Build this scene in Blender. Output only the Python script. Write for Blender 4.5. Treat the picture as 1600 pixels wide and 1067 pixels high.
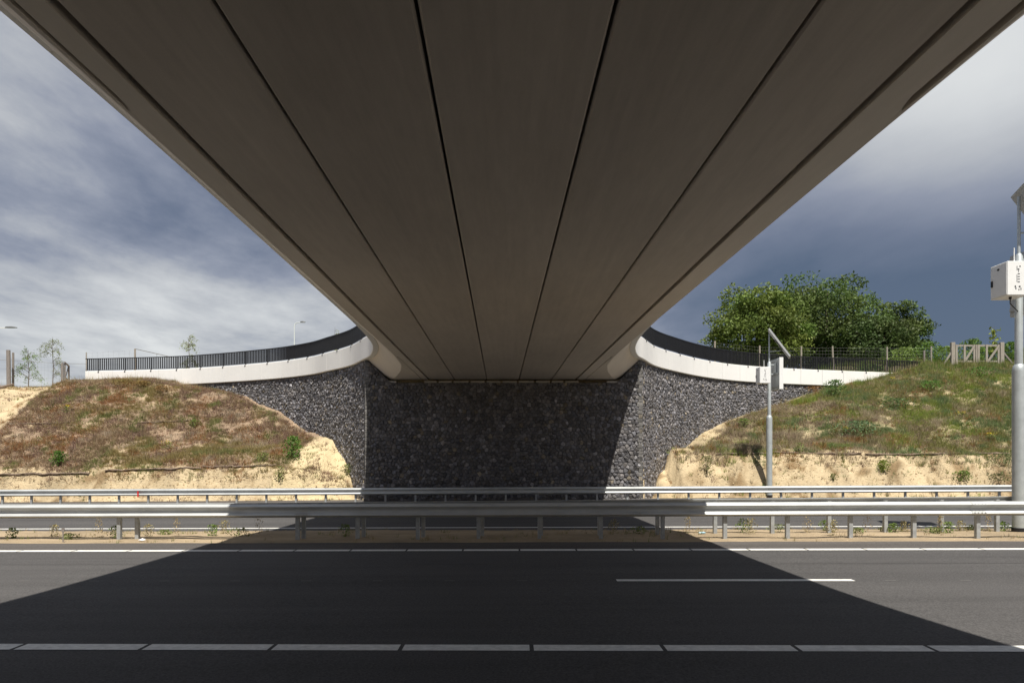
import bpy, math, random
import numpy as np
from mathutils import Vector, Matrix
random.seed(7); rng = np.random.default_rng(11)
sc = bpy.context.scene
for o in list(bpy.data.objects): bpy.data.objects.remove(o)

# ------------------------------------------------------------------ camera, world, sun, exposure
F, CX, HY, H = 1140.0, 800.0, 710.0, 1.83          # focal in px of a 1600 px wide picture, horizon row, eye height
cam = bpy.data.cameras.new('camera'); camo = bpy.data.objects.new('camera', cam); sc.collection.objects.link(camo)
camo.location = (0, 0, H); camo.rotation_euler = (math.radians(90), 0, 0)
cam.sensor_width = 36; cam.lens = 36 * F / 1600; cam.shift_y = (HY - 533.5) / 1600
cam.clip_start = 0.05; cam.clip_end = 4000
sc.camera = camo
sc.view_settings.view_transform = 'Standard'; sc.view_settings.look = 'None'
sc.view_settings.gamma = 1; sc.view_settings.exposure = 0.72
EXPO = 2 ** 0.72
SX, SY = -0.145, 0.50                                # sunlight travels (SX, SY, -1)
sun = bpy.data.lights.new('sun', 'SUN'); suno = bpy.data.objects.new('sun', sun); sc.collection.objects.link(suno)
sun.energy = 4.3; sun.angle = math.radians(0.5); sun.color = (1.0, 0.94, 0.85)
suno.rotation_euler = Vector((SX, SY, -1)).to_track_quat('-Z', 'Y').to_euler(); suno.location = (0, 0, 60)

world = bpy.data.worlds.new('World'); sc.world = world; world.use_nodes = True
nt = world.node_tree; N = nt.nodes; L = nt.links; N.clear()
def nd(tree, kind, **kw):
    n = tree.nodes.new(kind)
    for k, v in kw.items(): setattr(n, k, v)
    return n
def mth(tree, op, a, b=None, c=None, clamp=False):
    n = tree.nodes.new('ShaderNodeMath'); n.operation = op; n.use_clamp = clamp
    for i, v in enumerate((a, b, c)):
        if v is None: continue
        if isinstance(v, (int, float)): n.inputs[i].default_value = v
        else: tree.links.new(v, n.inputs[i])
    return n.outputs[0]
wout = nd(nt, 'ShaderNodeOutputWorld'); bg = nd(nt, 'ShaderNodeBackground')
tc = nd(nt, 'ShaderNodeTexCoord'); sep = nd(nt, 'ShaderNodeSeparateXYZ'); L.new(tc.outputs['Generated'], sep.inputs[0])
dx, dy, dz = sep.outputs
zz = mth(nt, 'ADD', mth(nt, 'MAXIMUM', dz, 0.0), 0.10)
comb = nd(nt, 'ShaderNodeCombineXYZ')
L.new(mth(nt, 'DIVIDE', dx, zz), comb.inputs[0]); L.new(mth(nt, 'DIVIDE', dy, zz), comb.inputs[1])
def skynoise(rot, scale, nscale, det, ro, dist):
    a = nd(nt, 'ShaderNodeMapping'); a.inputs['Rotation'].default_value = rot; L.new(tc.outputs['Generated'], a.inputs[0])
    b = nd(nt, 'ShaderNodeMapping'); b.inputs['Scale'].default_value = scale; L.new(a.outputs[0], b.inputs[0])
    n = nd(nt, 'ShaderNodeTexNoise'); n.inputs['Scale'].default_value = nscale; n.inputs['Detail'].default_value = det; n.inputs['Roughness'].default_value = ro; n.inputs['Distortion'].default_value = dist
    L.new(b.outputs[0], n.inputs['Vector']); return n.outputs['Fac']
nA = skynoise((0, math.radians(-14), 0), (1.0, 1.0, 1.9), 2.7, 7, .5, .25)      # soft cloud masses
nC = skynoise((0, math.radians(8), 0), (1.0, 1.0, 1.5), 1.5, 2, .5, .2)         # very large masses
def planenoise(rot, scale, nscale, det, ro, dist):                                # a cloud deck seen in perspective
    b = nd(nt, 'ShaderNodeMapping'); b.inputs['Rotation'].default_value = (0, 0, rot); b.inputs['Scale'].default_value = scale; L.new(comb.outputs[0], b.inputs[0])
    n = nd(nt, 'ShaderNodeTexNoise'); n.inputs['Scale'].default_value = nscale; n.inputs['Detail'].default_value = det; n.inputs['Roughness'].default_value = ro; n.inputs['Distortion'].default_value = dist
    L.new(b.outputs[0], n.inputs['Vector']); return n.outputs['Fac']
nP = planenoise(math.radians(38), (1.0, .62, 1), 1.5, 9, .6, .1)
def blob(px, py, r0, r1, amp, sz=1.0):
    """a soft region of sky round one direction (world direction), adding amp to the cloud brightness"""
    v = Vector(((px - CX) / F, 1.0, (HY - py) / F)).normalized()
    dd = mth(nt, 'ADD', mth(nt, 'POWER', mth(nt, 'SUBTRACT', dx, v.x), 2.0), mth(nt, 'POWER', mth(nt, 'MULTIPLY', mth(nt, 'SUBTRACT', dz, v.z), sz), 2.0))
    dd = mth(nt, 'ADD', dd, mth(nt, 'POWER', mth(nt, 'SUBTRACT', dy, v.y), 2.0))
    g = mth(nt, 'EXPONENT', mth(nt, 'MULTIPLY', dd, -1.0 / (r1 * r1)))
    return mth(nt, 'MULTIPLY', g, amp)
calm = mth(nt, 'SUBTRACT', 1.0, mth(nt, 'MULTIPLY_ADD', dx, 1.8, 0.15, clamp=True))      # the thundery right-hand side is smooth
calm = mth(nt, 'ADD', mth(nt, 'MULTIPLY', calm, .75), .25)
B = mth(nt, 'ADD', mth(nt, 'MULTIPLY', mth(nt, 'SUBTRACT', nA, 0.5), 0.85), mth(nt, 'MULTIPLY', mth(nt, 'SUBTRACT', nP, 0.5), 1.25))
B = mth(nt, 'MULTIPLY', B, calm)
B = mth(nt, 'ADD', B, mth(nt, 'MULTIPLY', mth(nt, 'SUBTRACT', nC, 0.5), 0.25))
B = mth(nt, 'ADD', B, 0.40)
for args in [(1590, 40, 0, .19, .44, 1.2), (1400, 170, 0, .15, .14, 1.0), (1550, 480, 0, .26, -.40, 1.6), (1200, 440, 0, .16, -.22, 1.6), (1080, 380, 0, .10, -.04, 1.0),
             (0, 500, 0, .26, .20, 2.2), (200, 560, 0, .20, .13, 3.0), (0, 20, 0, .20, .14, 1.2), (300, 320, 0, .16, -.12, 1.8), (80, 230, 0, .12, -.07, 1.8), (470, 460, 0, .12, -.06, 2.0)]:
    B = mth(nt, 'ADD', B, blob(*args))
ramp = nd(nt, 'ShaderNodeValToRGB'); L.new(B, ramp.inputs[0])
els = ramp.color_ramp.elements
def lin(r, g, b):
    f = lambda c: ((c / 255 + 0.055) / 1.055) ** 2.4 if c > 10 else c / 255 / 12.92
    return (f(r), f(g), f(b), 1)
stops = [(0.03, lin(86, 100, 122)), (0.22, lin(113, 122, 142)), (0.42, lin(146, 152, 167)), (0.62, lin(186, 189, 194)), (0.9, lin(224, 226, 226))]
els[0].position, els[0].color = stops[0]; els[1].position, els[1].color = stops[-1]
for p, c in stops[1:-1]:
    e = els.new(p); e.color = c
sky = nd(nt, 'ShaderNodeTexSky'); sky.sky_type = 'NISHITA'; sky.sun_disc = False
sky.sun_elevation = math.atan2(1, math.hypot(SX, SY)); sky.sun_rotation = math.atan2(-SX, -SY)
bsky = nd(nt, 'ShaderNodeBackground'); L.new(sky.outputs[0], bsky.inputs[0]); bsky.inputs[1].default_value = 0.08
L.new(ramp.outputs[0], bg.inputs[0]); bg.inputs[1].default_value = 1.0 / EXPO
mixw = nd(nt, 'ShaderNodeMixShader'); mixw.inputs[0].default_value = 0.93
L.new(bsky.outputs[0], mixw.inputs[1]); L.new(bg.outputs[0], mixw.inputs[2]); L.new(mixw.outputs[0], wout.inputs[0])

# ------------------------------------------------------------------ helpers
def setp(b, k, v):
    if k in b.inputs: b.inputs[k].default_value = v
def material(name, col=(.5, .5, .5), rough=.8, metal=0.0, noise=0.0, nscale=5.0, bump=0.0, bscale=20.0, attr=False, spec=.3, transl=0.0, col2=None, stretch=(1, 1, 1), uv=False, detail=6):
    m = bpy.data.materials.new(name); m.use_nodes = True; t = m.node_tree; b = t.nodes['Principled BSDF']
    setp(b, 'Roughness', rough); setp(b, 'Metallic', metal); setp(b, 'Specular IOR Level', spec)
    tcn = nd(t, 'ShaderNodeTexCoord'); mpn = nd(t, 'ShaderNodeMapping'); mpn.inputs['Scale'].default_value = stretch
    t.links.new(tcn.outputs['UV' if uv else 'Object'], mpn.inputs[0])
    if attr:
        a = nd(t, 'ShaderNodeAttribute', attribute_name='Col'); base = a.outputs['Color']
    else:
        r = nd(t, 'ShaderNodeRGB'); r.outputs[0].default_value = (*col, 1); base = r.outputs[0]
    if noise or col2:
        nz = nd(t, 'ShaderNodeTexNoise'); nz.inputs['Scale'].default_value = nscale; nz.inputs['Detail'].default_value = detail; nz.inputs['Roughness'].default_value = .6
        t.links.new(mpn.outputs[0], nz.inputs['Vector'])
        if col2:
            mx = nd(t, 'ShaderNodeMix', data_type='RGBA'); rr = nd(t, 'ShaderNodeMapRange'); rr.inputs[1].default_value = .38; rr.inputs[2].default_value = .62
            t.links.new(nz.outputs['Fac'], rr.inputs[0]); t.links.new(rr.outputs[0], mx.inputs[0]); t.links.new(base, mx.inputs[6]); mx.inputs[7].default_value = (*col2, 1)
            base = mx.outputs[2]
        if noise:
            mr = nd(t, 'ShaderNodeMapRange'); mr.inputs[1].default_value = .25; mr.inputs[2].default_value = .75; mr.inputs[3].default_value = 1 - noise; mr.inputs[4].default_value = 1 + noise
            t.links.new(nz.outputs['Fac'], mr.inputs[0])
            vm = nd(t, 'ShaderNodeVectorMath', operation='SCALE'); t.links.new(base, vm.inputs[0]); t.links.new(mr.outputs[0], vm.inputs['Scale']); base = vm.outputs[0]
    t.links.new(base, b.inputs['Base Color'])
    if bump:
        nb = nd(t, 'ShaderNodeTexNoise'); nb.inputs['Scale'].default_value = bscale; nb.inputs['Detail'].default_value = 4; t.links.new(mpn.outputs[0], nb.inputs['Vector'])
        bn = nd(t, 'ShaderNodeBump'); bn.inputs['Strength'].default_value = bump; bn.inputs['Distance'].default_value = .02
        t.links.new(nb.outputs['Fac'], bn.inputs['Height']); t.links.new(bn.outputs[0], b.inputs['Normal'])
    if transl:
        tr = nd(t, 'ShaderNodeBsdfTranslucent'); t.links.new(base, tr.inputs[0]); ms = nd(t, 'ShaderNodeMixShader'); ms.inputs[0].default_value = transl
        o = t.nodes['Material Output']; t.links.new(b.outputs[0], ms.inputs[1]); t.links.new(tr.outputs[0], ms.inputs[2]); t.links.new(ms.outputs[0], o.inputs[0])
    return m
def tag(o, label=None, cat=None, group=None, kind=None):
    if label: o['label'] = label
    if cat: o['category'] = cat
    if group: o['group'] = group
    if kind: o['kind'] = kind
    return o
def empty(name, loc=(0, 0, 0), label=None, cat=None, group=None, rz=0):
    o = bpy.data.objects.new(name, None); sc.collection.objects.link(o); o.location = loc; o.rotation_euler = (0, 0, rz); o.empty_display_size = .2
    return tag(o, label, cat, group)
def copy_tree(o, parent=None):
    c = o.copy(); sc.collection.objects.link(c)
    if parent: c.parent = parent
    for ch in o.children: copy_tree(ch, c)
    return c
class MB:
    def __init__(s): s.v = []; s.f = []; s.c = []
    def add(s, vs, fs, col=None):
        n = len(s.v); s.v += [tuple(p) for p in vs]; s.f += [tuple(i + n for i in f) for f in fs]
        if col is not None: s.c += [col] * len(vs)
    def box(s, x0, x1, y0, y1, z0, z1, col=None, M=None):
        vs = [(x, y, z) for z in (z0, z1) for y in (y0, y1) for x in (x0, x1)]
        if M: vs = [M @ Vector(p) for p in vs]
        s.add(vs, [(0, 2, 3, 1), (4, 5, 7, 6), (0, 1, 5, 4), (2, 6, 7, 3), (0, 4, 6, 2), (1, 3, 7, 5)], col)
    def tube(s, pts, rad, n=10, cap=True, col=None):
        pts = [Vector(p) for p in pts]; rad = rad if isinstance(rad, (list, tuple)) else [rad] * len(pts)
        vs = []; up = None
        for i, p in enumerate(pts):
            a = pts[max(i - 1, 0)]; b = pts[min(i + 1, len(pts) - 1)]; d = (b - a)
            d = d.normalized() if d.length > 1e-9 else Vector((0, 0, 1))
            if up is None: up = Vector((1, 0, 0)) if abs(d.x) < .8 else Vector((0, 1, 0))
            x = (up - d * up.dot(d)).normalized(); y = d.cross(x); up = x
            for k in range(n):
                t = 2 * math.pi * k / n; vs.append(p + (x * math.cos(t) + y * math.sin(t)) * rad[i])
        fs = [(i * n + k, i * n + (k + 1) % n, (i + 1) * n + (k + 1) % n, (i + 1) * n + k) for i in range(len(pts) - 1) for k in range(n)]
        if cap: fs += [tuple(range(n - 1, -1, -1)), tuple(range((len(pts) - 1) * n, len(pts) * n))]
        s.add(vs, fs, col)
    def sweep(s, rings, closed=True, caps=True):
        n = len(rings[0]); vs = [p for r in rings for p in r]; m = n if closed else n - 1
        fs = [(i * n + k, i * n + (k + 1) % n, (i + 1) * n + (k + 1) % n, (i + 1) * n + k) for i in range(len(rings) - 1) for k in range(m)]
        if caps and closed: fs += [tuple(range(n - 1, -1, -1)), tuple(range((len(rings) - 1) * n, len(rings) * n))]
        s.add(vs, fs)
    def build(s, name, mat, parent=None, smooth=False, bevel=0, loc=None):
        me = bpy.data.meshes.new(name); me.from_pydata(s.v, [], s.f); me.update()
        if s.c:
            a = me.color_attributes.new('Col', 'FLOAT_COLOR', 'POINT'); a.data.foreach_set('color', np.array([(*c[:3], 1) for c in s.c], dtype=np.float32).ravel())
        import bmesh
        bm = bmesh.new(); bm.from_mesh(me); bmesh.ops.recalc_face_normals(bm, faces=bm.faces); bm.to_mesh(me); bm.free()
        me.materials.append(mat)
        o = bpy.data.objects.new(name, me); sc.collection.objects.link(o)
        if parent: o.parent = parent
        if loc: o.location = loc
        if smooth:
            me.polygons.foreach_set('use_smooth', [True] * len(me.polygons))
            try: me.set_sharp_from_angle(angle=math.radians(35))
            except Exception: pass
        if bevel:
            b = o.modifiers.new('bevel', 'BEVEL'); b.width = bevel; b.segments = 2; b.limit_method = 'ANGLE'
        return o
def npmesh(name, verts, faces, mat, col=None, parent=None, smooth=False):
    me = bpy.data.meshes.new(name); k = faces.shape[1]
    me.vertices.add(len(verts)); me.vertices.foreach_set('co', verts.astype(np.float32).ravel())
    me.loops.add(faces.size); me.loops.foreach_set('vertex_index', faces.astype(np.int32).ravel())
    me.polygons.add(len(faces)); me.polygons.foreach_set('loop_start', np.arange(0, faces.size, k, dtype=np.int32))
    try: me.polygons.foreach_set('loop_total', np.full(len(faces), k, dtype=np.int32))
    except Exception: pass
    me.update(calc_edges=True); me.validate()
    if col is not None:
        a = me.color_attributes.new('Col', 'FLOAT_COLOR', 'POINT'); c4 = np.ones((len(verts), 4), np.float32); c4[:, :3] = col; a.data.foreach_set('color', c4.ravel())
    me.materials.append(mat)
    if smooth: me.polygons.foreach_set('use_smooth', [True] * len(me.polygons))
    o = bpy.data.objects.new(name, me); sc.collection.objects.link(o)
    if parent: o.parent = parent
    return o
def at(px, py, d):                                   # a point at depth d seen at that pixel: used only to read places off the photograph
    return Vector(((px - CX) * d / F, d, H + (HY - py) * d / F))
def RX(x, y, z=0.0): return (x, y - .030 * x, z + .006 * x)      # the motorway: slightly skewed, slight grade

# ------------------------------------------------------------------ bridge plan curves (u across, v along the bridge)
KB = -0.0158; UC = 0.15; VM = 17.2
def BP(u, v, zr): return (u + KB * v, v, H + zr)
WL = [(5.13, 17.20), (5.13, 22), (5.15, 25), (5.24, 28), (5.38, 29.7), (5.59, 31), (6.08, 33), (6.55, 34.1), (7.77, 36.7), (9.43, 39), (10.95, 40.9), (13.87, 43.2), (19.6, 46.1), (23.5, 47.1), (27.3, 47.7)]
WR = [(5.04, 17.20), (5.04, 22), (5.08, 25), (5.2, 28), (5.38, 29.7), (5.59, 31), (6.08, 33), (6.55, 34.1), (7.6, 36.6), (8.95, 38.7), (11.5, 41.9), (14.15, 44.2), (17.5, 45.9), (20.6, 47.0), (24.4, 48.1), (28.2, 49.1)]
def smooth_curve(P, step=.35):
    P = [Vector((a, b)) for a, b in P]; out = []
    for i in range(len(P) - 1):
        p0 = P[max(i - 1, 0)]; p1 = P[i]; p2 = P[i + 1]; p3 = P[min(i + 2, len(P) - 1)]
        n = max(2, int((p2 - p1).length / step))
        for k in range(n):
            t = k / n
            d1 = (p2 - p1).length
            m1 = (p2 - p0) / max((p2 - p0).length, 1e-6) * d1 if i > 0 else (p2 - p1); m2 = (p3 - p1) / max((p3 - p1).length, 1e-6) * d1
            out.append(p1 * (2 * t**3 - 3 * t**2 + 1) + m1 * (t**3 - 2 * t**2 + t) + p2 * (-2 * t**3 + 3 * t**2) + m2 * (t**3 - t**2))
    out.append(P[-1]); return out
def curve_side(side):                                # whole edge line: near end -> far end, list of (u, v)
    c = smooth_curve(WL if side < 0 else WR)
    near = [Vector((p.x, 2 * VM - p.y)) for p in reversed(c[1:])]
    near = [p for p in near if p.y > -9]
    return [Vector((UC + side * p.x, p.y)) for p in near + c]
WI = [(3.9, 17.20), (3.9, 24), (3.93, 26), (4.05, 28.7), (4.4, 31), (4.85, 33), (5.35, 34.6), (5.6, 35.3)]
wiv = np.array([p[1] for p in WI]); wiw = np.array([p[0] for p in WI])
def w_in(v): vv = v if v > VM else 2 * VM - v - 4; return float(np.interp(vv, wiv, wiw))
_cs = {s: smooth_curve(WL if s < 0 else WR) for s in (-1, 1)}
def w_out(v, s):
    vv = v if v > VM else 2 * VM - v
    return float(np.interp(vv, [p.y for p in _cs[s]], [p.x for p in _cs[s]]))
def v_wing(w, s): return np.interp(w, [p.x for p in _cs[s]][40:], [p.y for p in _cs[s]][40:])
def soff(v): return 3.40 + .0044 * v
ZB, ZT = 4.45, 5.44                                  # white edge band, above eye height

# ------------------------------------------------------------------ materials
M = {}
def concrete_mat(name, base, rough, amt, joints=False):
    m = bpy.data.materials.new(name); m.use_nodes = True; t = m.node_tree; b = t.nodes['Principled BSDF']; setp(b, 'Roughness', rough); setp(b, 'Specular IOR Level', .25)
    tcn = nd(t, 'ShaderNodeTexCoord')
    def nz(scale, sv, det=5):
        mpn = nd(t, 'ShaderNodeMapping'); mpn.inputs['Scale'].default_value = sv; t.links.new(tcn.outputs['Object'], mpn.inputs[0])
        n = nd(t, 'ShaderNodeTexNoise'); n.inputs['Scale'].default_value = scale; n.inputs['Detail'].default_value = det; n.inputs['Roughness'].default_value = .6
        t.links.new(mpn.outputs[0], n.inputs['Vector']); return n.outputs['Fac']
    a = nz(.6, (1, .35, 1)); c = nz(5, (2.0, .3, 1), 6); d = nz(60, (1, 1, 1), 3); e = nz(1.6, (6, .12, 1), 4) if not joints else nz(2.2, (2.0, 2.0, .12), 5)
    oi = nd(t, 'ShaderNodeObjectInfo')
    s = mth(t, 'ADD', mth(t, 'MULTIPLY', mth(t, 'SUBTRACT', a, .5), amt * 1.6), mth(t, 'MULTIPLY', mth(t, 'SUBTRACT', c, .5), amt))
    s = mth(t, 'ADD', s, mth(t, 'MULTIPLY', mth(t, 'SUBTRACT', d, .5), amt * .5)); s = mth(t, 'ADD', s, mth(t, 'MULTIPLY', mth(t, 'SUBTRACT', e, .5), amt * .9)); s = mth(t, 'ADD', s, mth(t, 'MULTIPLY', mth(t, 'SUBTRACT', oi.outputs['Random'], .5), .0 if joints else .10)); s = mth(t, 'ADD', s, 1.0)
    vm = nd(t, 'ShaderNodeVectorMath', operation='SCALE'); vm.inputs[0].default_value = base; t.links.new(s, vm.inputs['Scale']); t.links.new(vm.outputs[0], b.inputs['Base Color'])
    bn = nd(t, 'ShaderNodeBump'); bn.inputs['Strength'].default_value = .12; bn.inputs['Distance'].default_value = .01; t.links.new(d, bn.inputs['Height']); t.links.new(bn.outputs[0], b.inputs['Normal'])
    return m
M['soffit'] = concrete_mat('girder_concrete', (.50, .453, .397), .75, .27)
M['band'] = concrete_mat('band_concrete', (.81, .81, .79), .6, .09, True)
M['edge'] = concrete_mat('edge_concrete', (.68, .625, .55), .7, .14)
M['pad'] = concrete_mat('pad_concrete', (.42, .40, .36), .8, .2)
M['stone'] = material('basalt_stone', attr=True, rough=.62, noise=.45, nscale=14, bump=.5, bscale=45, spec=.4)
M['core'] = material('mortar_backing', (.06, .059, .058), .9, noise=.3, nscale=6)
M['dark_steel'] = material('black_railing_paint', (.012, .013, .016), .45, noise=.2, nscale=8, spec=.4)
M['galv'] = material('galvanised_steel', (.52, .54, .54), .48, .35, noise=.16, nscale=3.5, bump=.05, bscale=60, stretch=(.4, 1, 1))
M['galvpost'] = material('galvanised_post', (.38, .40, .41), .6, .45, noise=.22, nscale=9)
M['mast'] = material('galvanised_mast', (.46, .50, .51), .5, .45, noise=.16, nscale=5)
M['white'] = material('white_cabinet_paint', (.78, .79, .78), .4, noise=.04, nscale=4)
M['grey'] = material('grey_cabinet_metal', (.42, .44, .44), .5, .2, noise=.1, nscale=5)
M['black'] = material('black_plastic', (.02, .02, .022), .5)
M['cell'] = material('solar_cell_glass', (.015, .02, .05), .12, spec=.6)
M['red'] = material('red_reflector', (.6, .03, .03), .35)
M['wood'] = material('weathered_wood', (.30, .275, .235), .85, noise=.35, nscale=6, stretch=(8, 8, .7), bump=.3, bscale=30)
M['wood2'] = material('grey_wood', (.22, .2, .185), .88, noise=.35, nscale=6, stretch=(8, 8, .7))
M['wire'] = material('fence_wire', (.3, .31, .3), .5, .5)
M['bark'] = material('bark', (.13, .11, .085), .9, noise=.4, nscale=8, stretch=(4, 4, 1), bump=.5, bscale=20)
M['log'] = material('old_brushwood', (.19, .145, .11), .9, noise=.5, nscale=9, bump=.5, bscale=40)
M['leaf'] = material('leaves', attr=True, rough=.55, spec=.25, transl=.3)
M['veg'] = material('dry_heath', attr=True, rough=.85, spec=.1, transl=.25)
M['litter'] = material('white_plastic_litter', (.8, .8, .82), .5)
M['bottle'] = material('pale_blue_plastic', (.35, .55, .65), .25)
M['lampgrey'] = material('lamp_head_grey', (.10, .105, .11), .5)
M['lampwhite'] = material('white_lamp_pole', (.62, .66, .68), .4)

def asphalt(name, c, seed):
    m = bpy.data.materials.new(name); m.use_nodes = True; t = m.node_tree; b = t.nodes['Principled BSDF']; setp(b, 'Roughness', .85); setp(b, 'Specular IOR Level', .25)
    tcn = nd(t, 'ShaderNodeTexCoord')
    def nz(scale, sv, det=4, typ='n'):
        mpn = nd(t, 'ShaderNodeMapping'); mpn.inputs['Scale'].default_value = sv; mpn.inputs['Location'].default_value = (seed, seed * .7, 0); t.links.new(tcn.outputs['Object'], mpn.inputs[0])
        n = nd(t, 'ShaderNodeTexNoise'); n.inputs['Scale'].default_value = scale; n.inputs['Detail'].default_value = det; n.inputs['Roughness'].default_value = .65
        t.links.new(mpn.outputs[0], n.inputs['Vector']); return n.outputs['Fac']
    grain = nz(48, (1, 1, 1), 3); grain2 = nz(22, (1, 1, 1), 3); band = nz(1.1, (.03, 1, 1), 3); patch = nz(.5, (.5, 1, 1), 5)
    s = mth(t, 'MULTIPLY', mth(t, 'SUBTRACT', grain, .5), 2.3); s = mth(t, 'ADD', s, mth(t, 'MULTIPLY', mth(t, 'SUBTRACT', grain2, .5), .5))
    s = mth(t, 'ADD', s, mth(t, 'MULTIPLY', mth(t, 'SUBTRACT', band, .5), .8)); s = mth(t, 'ADD', s, mth(t, 'MULTIPLY', mth(t, 'SUBTRACT', patch, .5), .5)); s = mth(t, 'ADD', s, 1.0)
    vm = nd(t, 'ShaderNodeVectorMath', operation='SCALE'); vm.inputs[0].default_value = c; t.links.new(s, vm.inputs['Scale']); t.links.new(vm.outputs[0], b.inputs['Base Color'])
    bn = nd(t, 'ShaderNodeBump'); bn.inputs['Strength'].default_value = .35; bn.inputs['Distance'].default_value = .008; t.links.new(grain, bn.inputs['Height']); t.links.new(bn.outputs[0], b.inputs['Normal'])
    return m
M['asphalt'] = asphalt('road_asphalt', (.071, .069, .0685), 1.0)
M['asphalt_old'] = asphalt('shoulder_asphalt', (.085, .078, .073), 5.0)
M['paint'] = material('road_paint', (.70, .70, .665), .65, noise=.22, nscale=14, bump=.1, bscale=80)
M['oldpaint'] = material('worn_road_paint', (.16, .155, .15), .8, noise=.3, nscale=30)

def ground_mat():
    m = bpy.data.materials.new('sandy_ground'); m.use_nodes = True; t = m.node_tree; b = t.nodes['Principled BSDF']; setp(b, 'Roughness', .95); setp(b, 'Specular IOR Level', .1)
    a = nd(t, 'ShaderNodeAttribute', attribute_name='Col'); tcn = nd(t, 'ShaderNodeTexCoord')
    def nz(sc_, det=6, ro=.65):
        n = nd(t, 'ShaderNodeTexNoise'); n.inputs['Scale'].default_value = sc_; n.inputs['Detail'].default_value = det; n.inputs['Roughness'].default_value = ro; t.links.new(tcn.outputs['Object'], n.inputs['Vector']); return n.outputs['Fac']
    n1 = nz(1.2); n2 = nz(9); n3 = nz(35, 3)
    s = mth(t, 'ADD', mth(t, 'MULTIPLY', mth(t, 'SUBTRACT', n1, .5), .55), mth(t, 'MULTIPLY', mth(t, 'SUBTRACT', n2, .5), .6)); s = mth(t, 'ADD', s, 1.0)
    vm = nd(t, 'ShaderNodeVectorMath', operation='SCALE'); t.links.new(a.outputs['Color'], vm.inputs[0]); t.links.new(s, vm.inputs['Scale']); t.links.new(vm.outputs[0], b.inputs['Base Color'])
    hh = mth(t, 'ADD', mth(t, 'MULTIPLY', n2, 1.0), mth(t, 'MULTIPLY', n3, .4))
    bn = nd(t, 'ShaderNodeBump'); bn.inputs['Strength'].default_value = .6; bn.inputs['Distance'].default_value = .12; t.links.new(hh, bn.inputs['Height']); t.links.new(bn.outputs[0], b.inputs['Normal'])
    return m
M['ground'] = ground_mat()

# ------------------------------------------------------------------ terrain
def vnoise(x, y, scale, seed):
    x = x / scale + seed * 17.3; y = y / scale + seed * 9.1
    xi = np.floor(x).astype(np.int64); yi = np.floor(y).astype(np.int64); fx = x - xi; fy = y - yi
    fx = fx * fx * (3 - 2 * fx); fy = fy * fy * (3 - 2 * fy)
    def h(a, b):
        n = (a * 374761393 + b * 668265263 + seed * 1442695) & 0xffffffff; n = ((n ^ (n >> 13)) * 1274126177) & 0xffffffff
        return ((n ^ (n >> 16)) & 0xffff) / 65535.0
    return (h(xi, yi) * (1 - fx) + h(xi + 1, yi) * fx) * (1 - fy) + (h(xi, yi + 1) * (1 - fx) + h(xi + 1, yi + 1) * fx) * fy
def fbm(x, y, scale, seed, oct=4):
    r = 0; a = .5
    for i in range(oct): r = r + a * (vnoise(x, y, scale / 2**i, seed + i) - .5) * 2; a *= .5
    return r
def sstep(a, b, x): t = np.clip((x - a) / (b - a), 0, 1); return t * t * (3 - 2 * t)
YL = [34.9, 35.1, 35.4, 35.7, 36.1, 38, 40, 42.5, 44.3, 46, 48, 55, 80, 400]; ZL = [-.30, -.05, .62, 1.08, 1.22, 2.35, 3.55, 5.15, 6.25, 6.5, 6.55, 6.75, 6.8, 6.8]
YR = [34.9, 35.1, 35.65, 36.3, 36.8, 38, 40, 42, 44, 47, 50, 55, 62, 75, 120, 400]; ZR = [-.30, -.05, .95, 1.78, 1.95, 2.55, 3.55, 4.4, 5.2, 6.15, 7.2, 8.2, 8.9, 9.1, 8.5, 8.5]
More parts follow.
